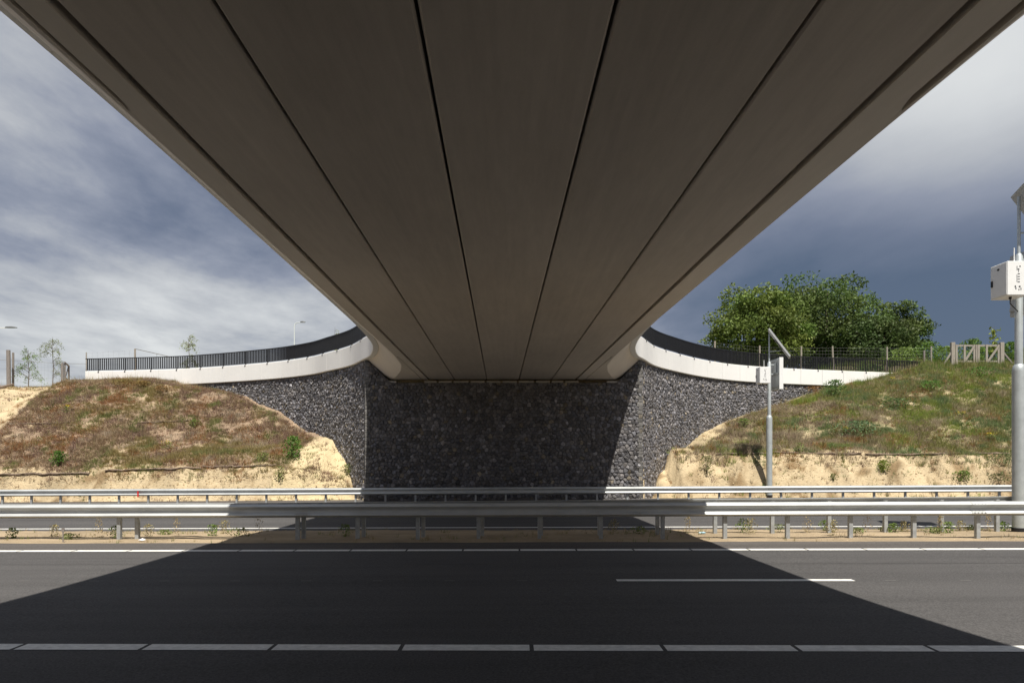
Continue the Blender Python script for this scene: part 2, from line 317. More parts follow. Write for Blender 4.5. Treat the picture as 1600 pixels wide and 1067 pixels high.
def terrain(X, Y):
    u = X - KB * Y - UC; s = np.where(u < 0, -1, 1); w = np.abs(u)
    zl = np.interp(Y + .25 * fbm(X, Y * 0, 5, 3, 3), YL, ZL); zr = np.interp(Y + .25 * fbm(X, Y * 0, 5, 8, 3), YR, ZR)
    # right bank climbs with X beyond the wall's end, far away plateau settles
    zr = zr + np.clip((X - 21.5) * .15, -.2, .9) * sstep(42, 46, Y) * (1 - .6 * sstep(48, 54, Y))
    dl = np.interp(w, [6.9, 7.2, 7.6, 8.2, 9, 11, 14, 19, 22], [3.5, 2.0, 1.0, .5, .25, 1.15, 1.1, .45, 0]); dr = np.interp(w, [7.0, 7.5, 7.9, 9.3, 14, 17.5, 20.5], [4, 2.3, 1.55, 1.5, 1.25, .55, 0])
    zl = zl - dl * np.where(w < 9, 1, sstep(36.5, 40.5, Y)); zr = zr - dr * np.where(w < 8.5, 1, sstep(36.8, 39.5, Y))
    z = np.where(s < 0, zl, zr)
    # left sandy gully
    g = sstep(-27.0, -29.0, X); z = np.where(s < 0, z - g * .45 * sstep(35, 38, Y), z)
    rough = .12 * fbm(X, Y, 1.6, 21) + .13 * fbm(X, Y, .75, 31, 3)
    z = z + rough * sstep(34.95, 35.6, Y) * (1 - .7 * sstep(60, 90, Y))
    # crumbling sand face under the ledge
    z = z + (.42 * fbm(X, Y * .6, 1.0, 41, 4)) * sstep(34.95, 35.3, Y) * (1 - sstep(36.0, 36.6, Y))
    z = np.maximum(z, np.where(Y > 34.4, -.33, -99))
    vw = np.where(w < 6.47, 34.1, np.where(s < 0, v_wing(w, -1), v_wing(w, 1)))
    end = np.where(s < 0, 27.0, 28.0)
    dvw = np.where(w < 6.6, 0, (np.where(s < 0, v_wing(w + .15, -1) - v_wing(w - .15, -1), v_wing(w + .15, 1) - v_wing(w - .15, 1))) / .3)
    inside = ((Y - vw) / np.sqrt(1 + dvw ** 2) > np.where(w < 6.6, .68, .36)) & (w < end)
    z = np.where(inside, 7.12 , z)
    z = np.where((w < 6.6) & ~inside, -.40, z)
    # carriageways
    base = np.interp(Y + .03 * X, [-6, 14.9, 15.3, 17, 18.7, 19.2, 34], [-.02, -.02, .0, -.02, -.1, -.17, -.36]) + .006 * X
    near = Y + .03 * X
    t = sstep(34.6, 34.95, Y)
    z = np.where(Y < 34.95, np.where(inside, z, base * (1 - t) + np.where((w < 6.6), -.36, z) * t), z)
    bump = (.025 * fbm(X, Y, .6, 51) + .03 * fbm(X, Y, 2, 52, 2)) * sstep(15.05, 15.4, near) * (1 - sstep(18.7, 19.0, near))
    z = z + bump
    # ground behind the camera: the near embankment mirrors the far one
    Ym = 2 * VM - Y
    z = np.where(Y < -1.0, np.where(w > 7, np.interp(Ym, YL, ZL), -.02), z)
    return z
def sand_mask(X, Y):
    """1 = bare sand"""
    u = X - KB * Y - UC; w = np.abs(u); n = fbm(X, Y, 2.2, 61) * .9; n2 = fbm(X, Y, .6, 66); edge_n = fbm(X, Y, 1.0, 67, 4) * .55
    l = 1 - sstep(35.8, 36.15, Y + .15 * n + .5 * fbm(X, Y, 1.0, 68, 4))
    cone = (1 - sstep(10.2, 11.2, w + .4 * n)) * (1 - sstep(38.9, 40.2, Y + .3 * n))
    gully = sstep(-27.4, -28.2, X + n * .5)
    L_ = np.maximum(np.maximum(l, cone), gully)
    r = 1 - sstep(36.4, 36.95, Y + .2 * n + edge_n)
    vwr = v_wing(w, 1); strip = (1 - sstep(.4, 2.2, (vwr - Y) + .8 * n)) * (1 - sstep(12, 15, w)); low = (1 - sstep(8.6, 11.0, w + n))
    R_ = np.maximum(r, np.maximum(strip * .8, low))
    m = np.where(u < 0, L_, R_)
    m = np.maximum(m, .55 * (n2 > .42)) 
    return np.clip(m, 0, 1)
def axis(segs):
    out = [segs[0][0]]
    for a, b, st in segs: out += list(np.arange(a + st, b + 1e-6, st))
    return np.array(out)
def build_ground():
    xs = axis([(-900, -100, 100), (-100, -44, 7), (-44, 44, .17), (44, 100, 7), (100, 900, 100)])
    ys = axis([(-300, -50, 50), (-50, -2, 2), (-2, 14, 1), (14, 20, .15), (20, 34, 1), (34, 50, .125), (50, 62, .5), (62, 102, 5), (102, 1502, 100)])
    Xg, Yg = np.meshgrid(xs, ys); Z = terrain(Xg, Yg)
    V = np.stack([Xg.ravel(), Yg.ravel(), Z.ravel()], 1); nx, ny = len(xs), len(ys)
    i = (np.arange(ny - 1)[:, None] * nx + np.arange(nx - 1)[None]).ravel(); Fq = np.stack([i, i + 1, i + nx + 1, i + nx], 1)
    sm = sand_mask(Xg, Yg).ravel(); n = fbm(V[:, 0], V[:, 1], 1.1, 71); n = n[:, None]
    dk = np.clip(fbm(V[:, 0], V[:, 1], .8, 73) * 1.6, 0, .6)[:, None]
    pit = np.clip(fbm(V[:, 0], V[:, 1] * 1.5, .55, 74) * 2.2 - .25, 0, .6)[:, None]
    sand = np.array([.50, .405, .26]) * (1 + .14 * n) * (1 - .35 * dk) * (1 - pit * np.array([.8, .9, 1.0])); sand_l = np.array([.54, .445, .275]) * (1 + .08 * n)
    cone = (((V[:, 0] < 0) & (V[:, 0] > -11.6) & (V[:, 1] > 34)))[:, None]
    sand = np.where(cone, sand_l, sand)
    heathL = np.array([.29, .215, .15]) * (1 + .35 * n); heathR = np.array([.26, .22, .13]) * (1 + .35 * n)
    heath = np.where(V[:, :1] < 0, heathL, heathR)
    c = heath + (sand - heath) * sm[:, None]
    far = sstep(52, 70, V[:, 1])[:, None]; c = c * (1 - far) + np.array([.08, .12, .035]) * far
    med = ((V[:, 1] + .03 * V[:, 0] < 20) & (V[:, 1] > 13))[:, None]; c = np.where(med, np.array([.36, .285, .19]) * (1 + .3 * n), c)
    o = npmesh('ground', V, Fq, M['ground'], c, smooth=True); tag(o, kind='structure'); return o
build_ground()

# ------------------------------------------------------------------ roads
def strip(name, x0, x1, y0, y1, z, mat, zf=None, kind='structure'):
    m = MB(); n = 24
    for i in range(n):
        a = x0 + (x1 - x0) * i / n; b = x0 + (x1 - x0) * (i + 1) / n
        m.add([RX(a, y0, z[0]), RX(b, y0, z[0]), RX(b, y1, z[1]), RX(a, y1, z[1])], [(0, 1, 2, 3)])
    o = m.build(name, mat)
    if kind: tag(o, kind=kind)
    return o
EDGE = 13.95
strip('near_carriageway', -200, 200, -6, EDGE + .2, (.004, .004), M['asphalt'])
def ragged(name, x0, x1, y0, y1, z, mat, amp, side=1):
    m = MB(); xs = np.arange(x0, x1, .15); r = fbm(xs, xs * 0, 1.3, 5, 4) * amp
    P = [RX(a, y0 + (r[i] if side < 0 else 0), z[0]) for i, a in enumerate(xs)]; Q = [RX(a, y1 + (r[i] if side > 0 else 0), z[1]) for i, a in enumerate(xs)]
    n = len(xs); m.add(P + Q, [(i, i + 1, n + i + 1, n + i) for i in range(n - 1)])
    return tag(m.build(name, mat), kind='structure')
ragged('near_shoulder', -40, 40, EDGE + .2, 15.15, (.004, .010), M['asphalt_old'], .10)
ragged('far_carriageway', -60, 60, 18.95, 31.6, (-.142, -.312), M['asphalt'], .06, -1)
strip('far_verge_paving', -60, 60, 31.6, 34.95, (-.310, -.285), M['asphalt_old'])
def marking(name, segs, y0, y1, z, mat=None, label=None):
    m = MB()
    for a, b in segs:
        k = max(1, int((b - a) / 3)); 
        for i in range(k):
            p = a + (b - a) * i / k; q = a + (b - a) * (i + 1) / k
            m.add([RX(p, y0, z), RX(q, y0, z), RX(q, y1, z), RX(p, y1, z)], [(0, 1, 2, 3)])
    return tag(m.build(name, mat or M['paint']), kind='structure')
marking('asphalt_seam', [(-40, 40)], 12.18, 12.20, .0065, M['core'])
marking('road_edge_line', [(i * 1.083 + .16, i * 1.083 + 1.083 + .125) for i in range(-30, 30)], EDGE - .11, EDGE + .11, .009)
marking('lane_line', [(1.51 + k * 12.95, 4.88 + k * 12.95) for k in (-2, -1, 0, 1, 2)], 10.51, 10.66, .009)
marking('block_line', [(i * 1.236 + .205, i * 1.236 + 1.236 + .165) for i in range(-14, 14)], 6.79, 7.0, .009)
marking('faint_old_marks', [(i * 1.05 + .07, i * 1.05 + .22) for i in range(-12, 14) if not (1 < i * 1.05 < 5.2)], 10.55, 10.58, .009, M['oldpaint'])
marking('far_edge_line', [(-60, 60)], 19.78, 19.96, -.1505 )

# ------------------------------------------------------------------ bridge
bridge = empty('road_bridge', BP(0, VM, 0)[:2] + (0,), 'beige concrete road bridge spanning the motorway overhead, with flat girders and white edge bands', 'bridge')
bo = Vector(bridge.location)
class BMB(MB):                                        # mesh collected in world coordinates, linked under the bridge
    def build(s, name, mat, parent=bridge, **k):
        org = Vector((0, 0, 0)); p = parent
        while p is not None: org += Vector(p.location); p = p.parent
        s.v = [tuple(Vector(q) - org) for q in s.v]; return MB.build(s, name, mat, parent, **k)
UJ = [-3.40, -2.18, -.646, .883, 2.426, 3.59]
for i in range(5):
    a, b = UJ[i] + .016, UJ[i + 1] - .016; ch = .022; m = BMB(); rings = []
    if i == 0: a += .02
    if i == 4: b -= .02
    for v in np.linspace(-1.3, 34.85, 14):
        z = soff(v); rings.append([BP(a + ch, v, z), BP(b - ch, v, z), BP(b, v, z + ch), BP(b, v, 5.2), BP(a, v, 5.2), BP(a, v, z + ch)])
    m.sweep(rings); m.build('girder', M['soffit'])
dk = BMB(); rings = []
for v in np.linspace(-1.2, 34.8, 12):
    rings.append([BP(UC - 4.74, v, 5.22), BP(UC + 4.74, v, 5.22), BP(UC + 4.74, v, 5.30), BP(UC - 4.74, v, 5.30)])
dk.sweep(rings); dk.build('deck_slab', M['asphalt_old'])
for s in (-1, 1):
    m = BMB(); rings = []; A = 3.48 if s > 0 else 3.59
    for v in np.linspace(-1.3, 34.8, 110):
        z = soff(v); wi = w_in(v); wo = w_out(v, s) - .24
        edge = min(abs(v - 7.3), abs(v - 26.2)); mid = 7.3 < v < 26.2
        sl = 0.0 if mid else .10
        rec = 0.0; sw = .03
        g0 = 3.84
        if v < 7.3: sw, sl, g0 = (.085, .16, 3.79) if s > 0 else (.045, .12, 3.82)
        prof = [(A, z + .25), (A, z), (g0, z), (g0, z + sl + .0006), (g0 + sw, z + sl + .0006), (g0 + sw, z + rec), (max(wi, g0 + sw + .015), z + rec)]
        for t_ in (.25, .5, .75, 1.0):
            prof.append((wi + (wo - wi) * (t_ ** .92), z + rec + (ZB + .03 - z - rec) * (t_ ** 1.1)))
        prof += [(wo, 5.15), (A, 5.15)]
        rings.append([BP(UC + s * w, v, zz_) for w, zz_ in prof])
    m.sweep(rings); m.build('edge_beam', M['edge'], smooth=True)
# white edge bands: panels with open joints
def resample(P, step):
    P = [Vector(p) for p in P]; acc = [0]
    for a, b in zip(P, P[1:]): acc.append(acc[-1] + (b - a).length)
    n = max(1, round(acc[-1] / step)); S = np.linspace(0, acc[-1], n + 1)
    return [Vector((float(np.interp(t, acc, [p.x for p in P])), float(np.interp(t, acc, [p.y for p in P])))) for t in S], acc[-1]
def normals(P, s):
    out = []
    for i in range(len(P)):
        d = (P[min(i + 1, len(P) - 1)] - P[max(i - 1, 0)]).normalized(); out.append(Vector((-d.y, d.x)) if s < 0 else Vector((d.y, -d.x)))
    return out                                       # outward (away from the deck)
for s in (-1, 1):
    C = curve_side(s); P, Ltot = resample(C, .24); NN = normals(P, s); m = BMB(); per = 7
    out_sign = 1
    j = 0
    while j < len(P) - 1:
        k = min(j + per, len(P) - 1); rings = []
        for i in range(j, k + 1):
            p = P[i].copy(); n = NN[i]
            if i == j: p = p + (P[i + 1] - P[i]).normalized() * .007
            if i == k: p = p - (P[i] - P[i - 1]).normalized() * .007
            q = p - n * .24
            rings.append([BP(p.x, p.y, ZB + .03), BP(p.x, p.y, ZT - .02), BP(p.x - n.x * .02, p.y - n.y * .02, ZT), BP(q.x, q.y, ZT), BP(q.x, q.y, ZB), BP(p.x - n.x * .03, p.y - n.y * .03, ZB)])
        m.sweep(rings); j = k
    m.build('edge_band', M['band'])
    # dark backing strip behind the open joints
    m = BMB(); rings = []
    for i in range(len(P)):
        p = P[i] - NN[i] * .245; q = P[i] - NN[i] * .30
        rings.append([BP(p.x, p.y, ZB + .02), BP(p.x, p.y, ZT - .03), BP(q.x, q.y, ZT - .03), BP(q.x, q.y, ZB + .02)])
    m.sweep(rings); m.build('band_backing', M['core'])

# ------------------------------------------------------------------ abutment walls with individual basalt stones
def voronoi_stones(s0, s1, z0, z1, cell, seed, ztop, sx=1.0):
    r = random.Random(seed); nx = int((s1 - s0) / (cell * sx)) + 3; nz = int((z1 - z0) / cell) + 3; S = {}
    for j in range(nz):
        for i in range(nx):
            S[i, j] = (s0 + (i - 1 + (.5 if j % 2 else 0) + r.uniform(-.38, .38)) * cell * sx, z0 + (j - 1 + r.uniform(-.38, .38)) * cell)
    polys = []
    for (i, j), (px, pz) in S.items():
        if px < s0 or px > s1 or pz > ztop(px) + .12: continue
        poly = [(px - cell * 1.2, pz - cell), (px + cell * 1.2, pz - cell), (px + cell * 1.2, pz + cell), (px - cell * 1.2, pz + cell)]
        cuts = []
        for dj in (-2, -1, 0, 1, 2):
            for di in (-2, -1, 0, 1, 2):
                q = S.get((i + di, j + dj))
                if q and (di or dj): cuts.append(((px + q[0]) / 2, (pz + q[1]) / 2, q[0] - px, q[1] - pz))
        e = .01; t0 = ztop(px - e); t1 = ztop(px + e); sl = (t1 - t0) / (2 * e)
        cuts.append((px, ztop(px), -sl, 1.0)); cuts.append((s0, 0, -1, 0)); cuts.append((s1, 0, 1, 0))
        for mx, mz, nx_, nz_ in cuts:
            new = []; n = len(poly)
            for a in range(n):
                p, q = poly[a], poly[(a + 1) % n]
                dp = (p[0] - mx) * nx_ + (p[1] - mz) * nz_; dq = (q[0] - mx) * nx_ + (q[1] - mz) * nz_
                if dp <= 0: new.append(p)
                if (dp < 0 < dq) or (dq < 0 < dp):
                    t = dp / (dp - dq); new.append((p[0] + (q[0] - p[0]) * t, p[1] + (q[1] - p[1]) * t))
            poly = new
            if len(poly) < 3: break
        if len(poly) >= 3: polys.append(poly)
    return polys
def stone_face(name, parent, polys, pos, seed, light=.09, tint=None):
    """pos(s, z, depth) -> world"""
    r = random.Random(seed); m = BMB()
    for poly in polys:
        cx = sum(p[0] for p in poly) / len(poly); cz = sum(p[1] for p in poly) / len(poly)
        k = r.random()
        g = r.choice((.088, .10, .112, .128, .148)) * r.uniform(.8, 1.2)
        if k < light: g = r.uniform(.18, .30)
        elif k < light + .12: g = r.uniform(.13, .19)
        t = r.random(); col = (g * (1.0 + .10 * t), g * (1.0 + .03 * t), g * (1.0 + .10 * (1 - t)))
        if r.random() < .03: col = (g * 1.5, g * 1.3, g)
        h = r.uniform(.02, .065); tx, tz = r.uniform(-.25, .25), r.uniform(-.25, .25)
        n = len(poly); ring = lambda f, d: [pos(cx + (p[0] - cx) * f, cz + (p[1] - cz) * f, d + (0 if d < 0.001 else (p[0] - cx) * tx + (p[1] - cz) * tz)) for p in poly]
        vs = ring(.97, 0.0) + ring(.90, h * .7) + ring(.62, h) + [pos(cx, cz, h * 1.08)]
        fs = []
        for a in range(n):
            b = (a + 1) % n
            fs += [(a, b, n + b, n + a), (n + a, n + b, 2 * n + b, 2 * n + a), (2 * n + a, 2 * n + b, 3 * n)]
        m.add(vs, fs, col)
    return m.build(name, M['stone'], parent)
FW = 6.47; WV = 34.3                                  # half width and place of the abutment face
wall = empty('abutment_wall', (0, 35, 0), 'dark basalt stone abutment under the far bridge end, curving out into wing walls', 'stone wall')
def face_top(x):                                      # wall top over the face (world z): ledge under girders, rising under the flared edges
    w = abs(x); return H + float(np.interp(w, [0, 5.30, 6.35, 6.6], [3.37, 3.37, 4.42, 4.43]))
polys = voronoi_stones(-FW, FW, -.45, 6.4, .165, 3, face_top, 1.1)
stone_face('stone_face', wall, polys, lambda s_, z_, d_: (UC + s_ + KB * WV, WV - d_, z_), 4, .05)
m = BMB(); m.add([(UC + KB * WV + x, y, z) for y in (WV + .02, WV + .6) for x, z in ((-FW, -.5), (FW, -.5), (FW, H + 4.4), (6.35, H + 4.36), (5.32, H + 3.35), (-5.32, H + 3.35), (-6.35, H + 4.36), (-FW, H + 4.4))],
      [tuple(range(8)), tuple(range(15, 7, -1))] + [(i, (i + 1) % 8, 8 + (i + 1) % 8, 8 + i) for i in range(8)])
m.build('wall_core', M['core'], wall)
# back wall closing the bearing gap
m = BMB(); m.box(UC + KB * WV - 6.2, UC + KB * WV + 6.2, WV + .62, WV + .9, -.4, H + 5.1); m.build('back_wall', M['core'], wall)
# bearing blocks on the ledge, one gap under each girder joint
edges = [-5.30, -4.85, -3.62, -2.95, -2.25, -1.45, -.70, .05, .82, 1.62, 2.36, 3.0, 3.72, 4.95, 5.55]
for i in range(len(edges) - 1):
    if i in (1, 12): continue
    m = BMB(); m.box(edges[i] + KB * WV + .05, edges[i + 1] + KB * WV - .05, WV + .0, WV + .45, H + 3.372, H + 3.455); m.build('bearing_block', M['pad'], wall)
# wing walls
for s in (-1, 1):
    C = _cs[s]; pts = [Vector((FW, WV))] + [Vector((p.x, p.y + .0)) for p in C if p.y > 34.6 and p.x > 6.75]
    # pull the wall a little behind the band
    P2, Lw = resample(pts, .25)
    PP = []
    for i, p in enumerate(P2):
        d = (P2[min(i + 1, len(P2) - 1)] - P2[max(i - 1, 0)]).normalized(); n = Vector((d.y, -d.x))   # towards the road
        q = p - n * (.14 if i else .0); PP.append(q)
    acc = [0]
    for a, b in zip(PP, PP[1:]): acc.append(acc[-1] + (b - a).length)
    ax = np.array([p.x for p in PP]); ay = np.array([p.y for p in PP]); acc = np.array(acc)
    def pos(s_, z_, d_, ax=ax, ay=ay, acc=acc, s=s):
        x = float(np.interp(s_, acc, ax)); y = float(np.interp(s_, acc, ay)); e = .2
        x2 = float(np.interp(s_ + e, acc, ax)) - float(np.interp(s_ - e, acc, ax)); y2 = float(np.interp(s_ + e, acc, ay)) - float(np.interp(s_ - e, acc, ay)); l = math.hypot(x2, y2) or 1
        nx_, ny_ = y2 / l, -x2 / l; x += nx_ * d_; y += ny_ * d_
        u = UC + s * x; return (u + KB * y, y, z_)
    LL = float(acc[-1])
    def gz(t):
        p = pos(t, 0, 0); return float(terrain(np.array([p[0]]), np.array([p[1] - .3]))[0])
    gs = [(t, gz(t)) for t in np.linspace(0, LL, 60)]
    polys = voronoi_stones(0, LL, -.45, H + ZB, .15, 20 + s, lambda x: H + ZB - .03, 1.0)
    polys = [p for p in polys if max(q[1] for q in p) > float(np.interp(p[0][0], [g[0] for g in gs], [g[1] for g in gs])) - .9]
    stone_face('wing_wall_face', wall, polys, pos, 30 + s, .17)
    m = BMB(); m.sweep([[pos(t, -.6, -.01), pos(t, H + ZB - .035, -.01), pos(t, H + ZB - .035, -.62), pos(t, -.6, -.62)] for t in np.linspace(0, LL, 80)]); m.build('wing_wall_core', M['core'], wall)
    # corner stones, alternately long and short
    m = BMB(); z = -.4; r = random.Random(77 + s); k = 0
    while z < H + ZB - .1:
        h = r.uniform(.13, .21); ln = (.20 if k % 2 else .14) * r.uniform(.9, 1.1); g = r.uniform(.08, .20); col = (g, g * .97, g * .92)
        if s > 0 and r.random() < .2: col = (g * 1.35, g * 1.2, g * .95)
        cxw = UC + s * FW + KB * WV
        m.box(min(cxw - s * ln, cxw + s * .05), max(cxw - s * ln, cxw + s * .05), WV - .055 + r.uniform(-.01, .01), WV + .1, z + .012, min(z + h, H + ZB - .04), col=col)
        z += h; k += 1
    m.build('corner_stones', M['stone'], wall, bevel=.015)
# near abutment, behind the camera
nw = empty('near_abutment', (0, -1.2, 0), 'dark stone abutment carrying the near end of the bridge', 'stone wall')
m = BMB(); m.box(UC - FW, UC + FW, -1.6, -.9, -.4, H + 3.3); m.build('stone_face', M['core'], nw)
for s in (-1, 1):
    C = [p for p in _cs[s] if p.y > 34.4]; m = BMB(); m.sweep([[BP(UC + s * (p.x + e), 2 * VM - p.y - .1, z) for e, z in ((0, -H - .4), (0, ZB - .03), (.3, ZB - .03), (.3, -H - .4))] for p in C if 2 * VM - p.y > -9]); m.build('wing_wall', M['core'], nw)

# ------------------------------------------------------------------ black railings on the edge bands
for s in (-1, 1):
    rl = empty('railing', BP(UC + s * 5, VM, ZT), 'black metal bar railing on the %s white edge band, curving away to the %s' % (('left', 'left') if s < 0 else ('right', 'right')), 'railing', 'bar railings on the bridge edges')
    C = [p for p in curve_side(s) if p.y > -1]; P, Lr = resample(C, 1.9); fine, _ = resample(C, .135); NF = normals(fine, s); NP = normals(P, s)
    for f_i in range(len(fine)): fine[f_i] = fine[f_i] - NF[f_i] * .05
    top, bot = ZT + .82, ZT + .07
    m = BMB(); m.sweep([[BP(p.x - n.x * a, p.y - n.y * a, b) for a, b in ((-.035, top - .03), (.035, top - .03), (.035, top + .015), (-.035, top + .015))] for p, n in zip(fine, NF)]); m.build('top_rail', M['dark_steel'], rl)
    m = BMB(); m.sweep([[BP(p.x - n.x * a, p.y - n.y * a, b) for a, b in ((-.02, bot - .012), (.02, bot - .012), (.02, bot + .012), (-.02, bot + .012))] for p, n in zip(fine, NF)]); m.build('bottom_rail', M['dark_steel'], rl)
    per = 14; nb = 0
    for j in range(0, len(fine) - 1, per):
        m = BMB(); p = fine[j]; n = NF[j]; d = Vector((-n.y, n.x))
        c = [(p + d * a - n * b) for a, b in ((-.025, -.04), (.025, -.04), (.025, .04), (-.025, .04))]
        m.add([BP(q.x, q.y, z) for z in (ZT - .08, top - .031) for q in [x_ + n * .0 for x_ in c]], [(0, 1, 2, 3), (7, 6, 5, 4), (0, 4, 5, 1), (1, 5, 6, 2), (2, 6, 7, 3), (3, 7, 4, 0)])
        c = [(p + d * a + n * b) for a, b in ((-.04, .052), (.04, .052), (.04, .07), (-.04, .07))]
        m.add([BP(q.x, q.y, z) for z in (ZT - .10, ZT - .02) for q in c], [(0, 1, 2, 3), (7, 6, 5, 4), (0, 4, 5, 1), (1, 5, 6, 2), (2, 6, 7, 3), (3, 7, 4, 0)])
        m.build('post', M['dark_steel'], rl)
        m = BMB()
        for i in range(j + 1, min(j + per, len(fine) - 1)):
            p = fine[i]; n = NF[i]; d = Vector((-n.y, n.x)); c = [(p + d * a + n * b) for a, b in ((-.017, -.036), (.017, -.036), (.017, .036), (-.017, .036))]
            m.add([BP(q.x, q.y, z) for z in (bot + .0125, top - .0305) for q in c], [(0, 1, 2, 3), (7, 6, 5, 4), (0, 4, 5, 1), (1, 5, 6, 2), (2, 6, 7, 3), (3, 7, 4, 0)])
        if m.v: m.build('bar_panel', M['dark_steel'], rl)

# ------------------------------------------------------------------ guard rails
WBP = [(-.035, .155), (-.045, .150), (-.03, .135), (.034, .098), (.040, .085), (.034, .072), (-.03, .035), (-.042, .015), (-.042, -.03), (-.032, -.048), (.034, -.088), (.040, -.10), (.034, -.113), (-.03, -.14), (-.045, -.150), (-.035, -.155)]
def guard_rail(label, yf, zf, x0, x1, posts, front=1, ztop=.75, joints=(), smoothx=.5):
    t = empty('guard_rail', (0, yf(0), zf(0)), label, 'guard rail', 'steel guard rails along the carriageways')
    o0 = Vector(t.location); m = MB(); xs = np.arange(x0, x1 + .01, smoothx); rings = []
    th = .008
    for x in xs:
        c = Vector((x, yf(x), zf(x) + ztop - .155)) - o0
        outer = [(c.x, c.y - front * (a + .05), c.z + b) for a, b in WBP]; inner = [(c.x, c.y - front * (a + .05 - th), c.z + b) for a, b in reversed(WBP)]
        rings.append(outer + inner)
    m.sweep(rings); bm_ = m.build('beam', M['galv'], t, smooth=True)
    for x in posts:
        c = Vector((x, yf(x), zf(x))) - o0; pm = MB(); w, d = .040, .045; tk = .010
        # sigma-like C post, open to one side, slightly tapered at the foot
        for (a0, a1, b0, b1) in ((-w, w, -d, -d + tk), (-w, -w + tk, -d + tk, d), (w - tk, w, -d + tk, d)):
            pm.box(c.x + a0, c.x + a1, c.y + .06 * front + b0, c.y + .06 * front + b1, c.z - .25, c.z + ztop - .06)
        pm.build('post', M['galvpost'], t)
        sm = MB(); sm.box(c.x - .03, c.x + .03, min(c.y - .0, c.y + .0145 * front), max(c.y, c.y + .0145 * front), c.z + ztop - .21, c.z + ztop - .10)
        sm.build('spacer', M['galvpost'], t)
    for x in joints:
        c = Vector((x, yf(x), zf(x) + ztop - .155)) - o0; jm = MB(); rings = []
        for dx_ in (-.16, .16):
            outer = [(c.x + dx_, c.y - front * (a + .055), c.z + b * .985) for a, b in WBP]; inner = [(c.x + dx_, c.y - front * (a + .050), c.z + b * .985) for a, b in reversed(WBP)]
            rings.append(outer + inner)
        jm.sweep(rings)
        for bx in (-.11, -.04, .04, .11):
            for bz in (.085, -.085):
                jm.tube([(c.x + bx, c.y - front * .086, c.z + bz), (c.x + bx, c.y - front * .100, c.z + bz)], .014, 6)
        jm.build('splice_plate', M['galv'], t, smooth=False)
    return t
nearY = lambda x: 15.88 - .037 * x
backY = lambda x: max(16.62 + .043 * x, 16.30 - .037 * (x + 0) * .4 if x < -6 else 0)
gz_ = lambda x: .006 * x
npst = [.6 + i * 1.333 for i in range(-4, 15)] + [-8.75, -12.73, -16.7]
guard_rail('long grey guard rail of the median nearest the road, facing the camera', nearY, gz_, -20, 22, npst, 1, .785, joints=(-4.6, 2.65, 9.9, -11.9, 17))
bpst = [-.67 + i * 1.333 for i in range(-3, 16)] + [-8.4]
guard_rail('second median guard rail behind the nearest one, seen from its back', backY, lambda x: .006 * x - .02, -20, 22, bpst, -1, .80)
farY = lambda x: 32.1 - .030 * x
fzl = lambda x: -.43 + .006 * x
gfar = guard_rail('far guard rail on the opposite side of the far carriageway, below the sandy banks', farY, fzl, -34, 34, [-21.6 + i * 1.333 for i in range(-6, 40)], 1, .83, joints=())
rm = MB(); rx = (217.5 - CX) * 32.6 / F; rm.box(-.03, .03, -.02, .0, -.13, .13); rr_ = rm.build('reflector', M['red'], gfar); rr_.location = (rx, farY(rx) - farY(0) - .10, fzl(rx) - fzl(0) + .60)

